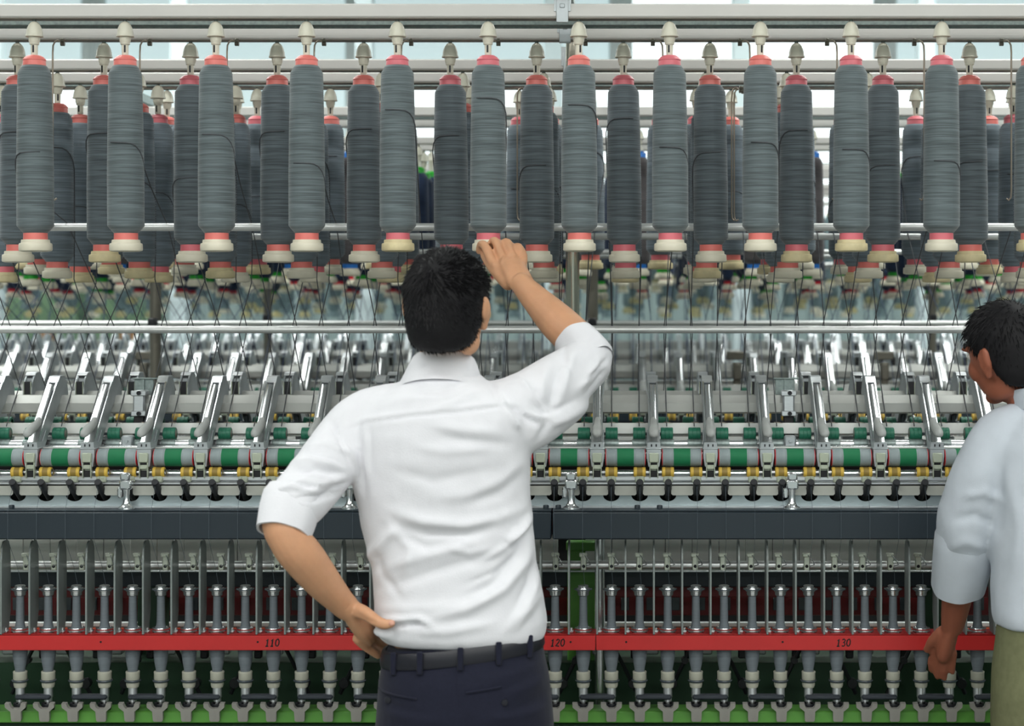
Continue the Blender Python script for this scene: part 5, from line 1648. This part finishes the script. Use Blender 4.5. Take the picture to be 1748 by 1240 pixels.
def coworker():
    D = 4.12
    root = thing('person', 'worker in pale shirt and olive trousers at picture edge, reaching down to spindles', 'person', (0, 0, 0))
    def tr(y, xl, xr, ry, d=D, e=2.3, n=40, k=1.0):
        return ring(W((xl + xr) / 2, y, d), X_, Y_, (xr - xl) / 2 * d / F * k, ry * k, n, e)
    b = MB()
    b.loft([tr(1170, 1712, 1945, 0.10, k=.88), tr(1060, 1705, 1935, 0.10, k=.88), tr(900, 1692, 1925, 0.11, k=.86), tr(780, 1690, 1915, 0.11, k=.86), tr(720, 1715, 1885, 0.09, k=.85), tr(690, 1735, 1830, 0.07, k=.85)])
    hc = W(1720, 598, 4.14)
    hrot = Matrix.Rotation(math.radians(34), 3, 'Z') @ Matrix.Rotation(math.radians(-10), 3, 'X') @ Matrix.Rotation(math.radians(-10), 3, 'Y')
    head_parts(b, hc, hrot)
    limb(b, [(W(1788, 715, D), 0.062), (W(1766, 680, D + .01), 0.058), (W(1738, 640, D + .02), 0.055), (W(1725, 615, D + .02), 0.054)], 18)
    limb(b, spline([(W(1722, 760, D), 0.052), (W(1672, 850, 4.15), 0.045), (W(1646, 915, 4.18), 0.040), (W(1638, 985, 4.25), 0.038), (W(1632, 1030, 4.29), 0.034), (W(1626, 1068, 4.325), 0.027)], 4), 16)
    fu = Vector((0.8, -0.5, 0.2)).normalized()
    limb(b, spline([(W(1626, 1068, 4.325), 0.027), (W(1620, 1090, 4.345), 0.032), (W(1614, 1110, 4.365), 0.034)], 3), 14, 0.6, fu)
    for path in (((1600, 1108, 4.38, .0105), (1590, 1128, 4.41, .0095), (1590, 1144, 4.43, .008)), ((1608, 1116, 4.375, .0108), (1600, 1140, 4.405, .0098), (1600, 1156, 4.42, .008)),
                 ((1618, 1120, 4.37, .0105), (1612, 1144, 4.395, .0095), (1612, 1158, 4.41, .008)), ((1628, 1116, 4.36, .0096), (1626, 1136, 4.38, .0085), (1626, 1148, 4.39, .0072))):
        limb(b, spline([(W(x, y, d), r) for x, y, d, r in path], 3), 10)
    limb(b, spline([(W(1608, 1080, 4.345), 0.016), (W(1592, 1094, 4.365), 0.0125), (W(1582, 1110, 4.39), 0.009)], 3), 10)
    limb(b, spline([(W(1905, 760, D), 0.052), (W(1945, 880, D), 0.044), (W(1925, 960, D + .12), 0.038), (W(1890, 1000, D + .24), 0.028), (W(1880, 1010, D + .30), 0.03)], 4), 14)
    for k in range(4):
        limb(b, [(W(1870 + 7 * k, 1006 + 3 * k, D + .31), 0.010), (W(1862 + 7 * k, 1016 + 3 * k, D + .345), 0.009), (W(1860 + 7 * k, 1028 + 3 * k, D + .36), 0.0075)], 10)
    limb(b, [(W(1872, 1000, D + .27), 0.014), (W(1858, 1004, D + .30), 0.011), (W(1848, 1012, D + .32), 0.009)], 10)
    for sx in (-1, 1):
        hip = W(1825 + sx * 58, 1210, D)
        limb(b, [(hip, 0.078), (Vector((hip.x, D, 0.45)), 0.05), (Vector((hip.x, D - .01, 0.09)), 0.036)], 14)
        limb(b, [(Vector((hip.x, D - .03, 0.045)), 0.034), (Vector((hip.x - .06, D + .12, 0.032)), 0.028)], 12)
    bo = link('body', remesh(b, 0.0048, 3, 'body', skin_d), root)
    face_children(bo, hc, hrot)
    make_hair('hair', root, hc, hrot, 1.0, 3500, 9)
    s = MB()
    s.loft([tr(1066, 1700, 1950, 0.128), tr(1050, 1696, 1950, 0.132), tr(980, 1694, 1945, 0.127), tr(900, 1688, 1940, 0.127), tr(820, 1684, 1935, 0.13), tr(760, 1688, 1925, 0.128), tr(728, 1706, 1900, 0.112), tr(704, 1735, 1862, 0.09), tr(690, 1750, 1838, 0.076)])
    limb(s, spline([(W(1765, 725, D), 0.058), (W(1712, 752, D), 0.070), (W(1678, 815, 4.13), 0.071), (W(1653, 885, 4.16), 0.069), (W(1646, 925, 4.185), 0.064)], 4), 20)
    limb(s, spline([(W(1850, 725, D), 0.058), (W(1905, 752, D), 0.070), (W(1935, 830, D), 0.068), (W(1948, 900, D + .03), 0.062)], 4), 18)
    sm = remesh(s, 0.0065, 5, 'shirt', shirt_b)
    wrinkle(sm, 0.004, (8, 8, 10))
    wrinkle(sm, 0.0018, (24, 24, 20))
    folds(sm, [(((1640, 850), (1680, 840), (1715, 860)), 8, 0.006), (((1622, 890), (1665, 880), (1700, 900)), 8, -0.005), (((1612, 940), (1650, 925), (1690, 940)), 9, 0.005), (((1700, 780), (1705, 850), (1702, 920)), 10, -0.006), (((1720, 800), (1740, 900), (1730, 1000)), 12, 0.006)])
    so = link('shirt', sm, root)
    link('cuff', cuff(W(1651, 900, 4.17), W(1635, 1003, 4.255), 0.0695, 0.062, 0.005, 0.002, shirt_b), so)
    c = MB()
    def cr(y, cx, hw, ry, n=40):
        return [p + Z_ * (-0.25 * (p.y - D)) for p in ring(W(cx, y, D), X_, Y_, hw * D / F, ry, n)]
    band([cr(706, 1790, 60, 0.088), cr(690, 1780, 53, 0.078), cr(672, 1768, 48, 0.070)], [cr(706, 1790, 56, 0.082), cr(690, 1780, 48, 0.072), cr(673, 1768, 44, 0.065)], c)
    link('collar', c.mesh('collar', shirt_b, 60), so)
    t = MB()
    t.loft([tr(1052, 1706, 1944, 0.118), tr(1100, 1700, 1950, 0.128), tr(1180, 1694, 1958, 0.136), tr(1240, 1692, 1960, 0.13), tr(1290, 1700, 1952, 0.11)])
    for sx in (-1, 1):
        hip = W(1825 + sx * 58, 1215, D)
        limb(t, spline([(hip, 0.096), (Vector((hip.x, D, 0.55)), 0.086), (Vector((hip.x, D, 0.3)), 0.072), (Vector((hip.x, D - .01, 0.085)), 0.066)], 4), 20)
    tm = remesh(t, 0.0065, 4, 'trousers', olive_cloth)
    wrinkle(tm, 0.004, (8, 8, 12))
    link('trousers', tm, root)
    for sx in (-1, 1):
        hip = W(1825 + sx * 58, 1215, D)
        m = MB()
        limb(m, spline([(Vector((hip.x + 0.02, D - 0.06, 0.045)), 0.036), (Vector((hip.x - 0.01, D + 0.02, 0.05)), 0.042), (Vector((hip.x - 0.06, D + 0.14, 0.036)), 0.040), (Vector((hip.x - 0.085, D + 0.19, 0.03)), 0.028)], 4), 14)
        link('shoe', remesh(m, 0.006, 2, 'shoe', shoe_m), root)

# ------------------------------------------------------------------ build everything
machine1_frame()
XW2 = ((-80 - XV) * 7.9 / F, (1830 - XV) * 7.9 / F)
XW3 = ((-80 - XV) * 10.1 / F, (1830 - XV) * 10.1 / F)
machine_far(1, 'second spinning machine behind the first, steel rods and beam blurred', XW2[0], XW2[1], ((262 - XV) * 6.84 / F, (1011 - XV) * 6.84 / F))
machine_far(2, 'third spinning machine, small and blurred beyond second one', XW3[0], XW3[1], ((1593 - XV) * 9.08 / F, (455 - XV) * 9.08 / F))
ring_rails()
spindles()
drums()
arms()
bobbins_machine1()
bobbins_machine2()
bobbins_machine3()
rovings()
wire_hooks()
background()
man()
coworker()
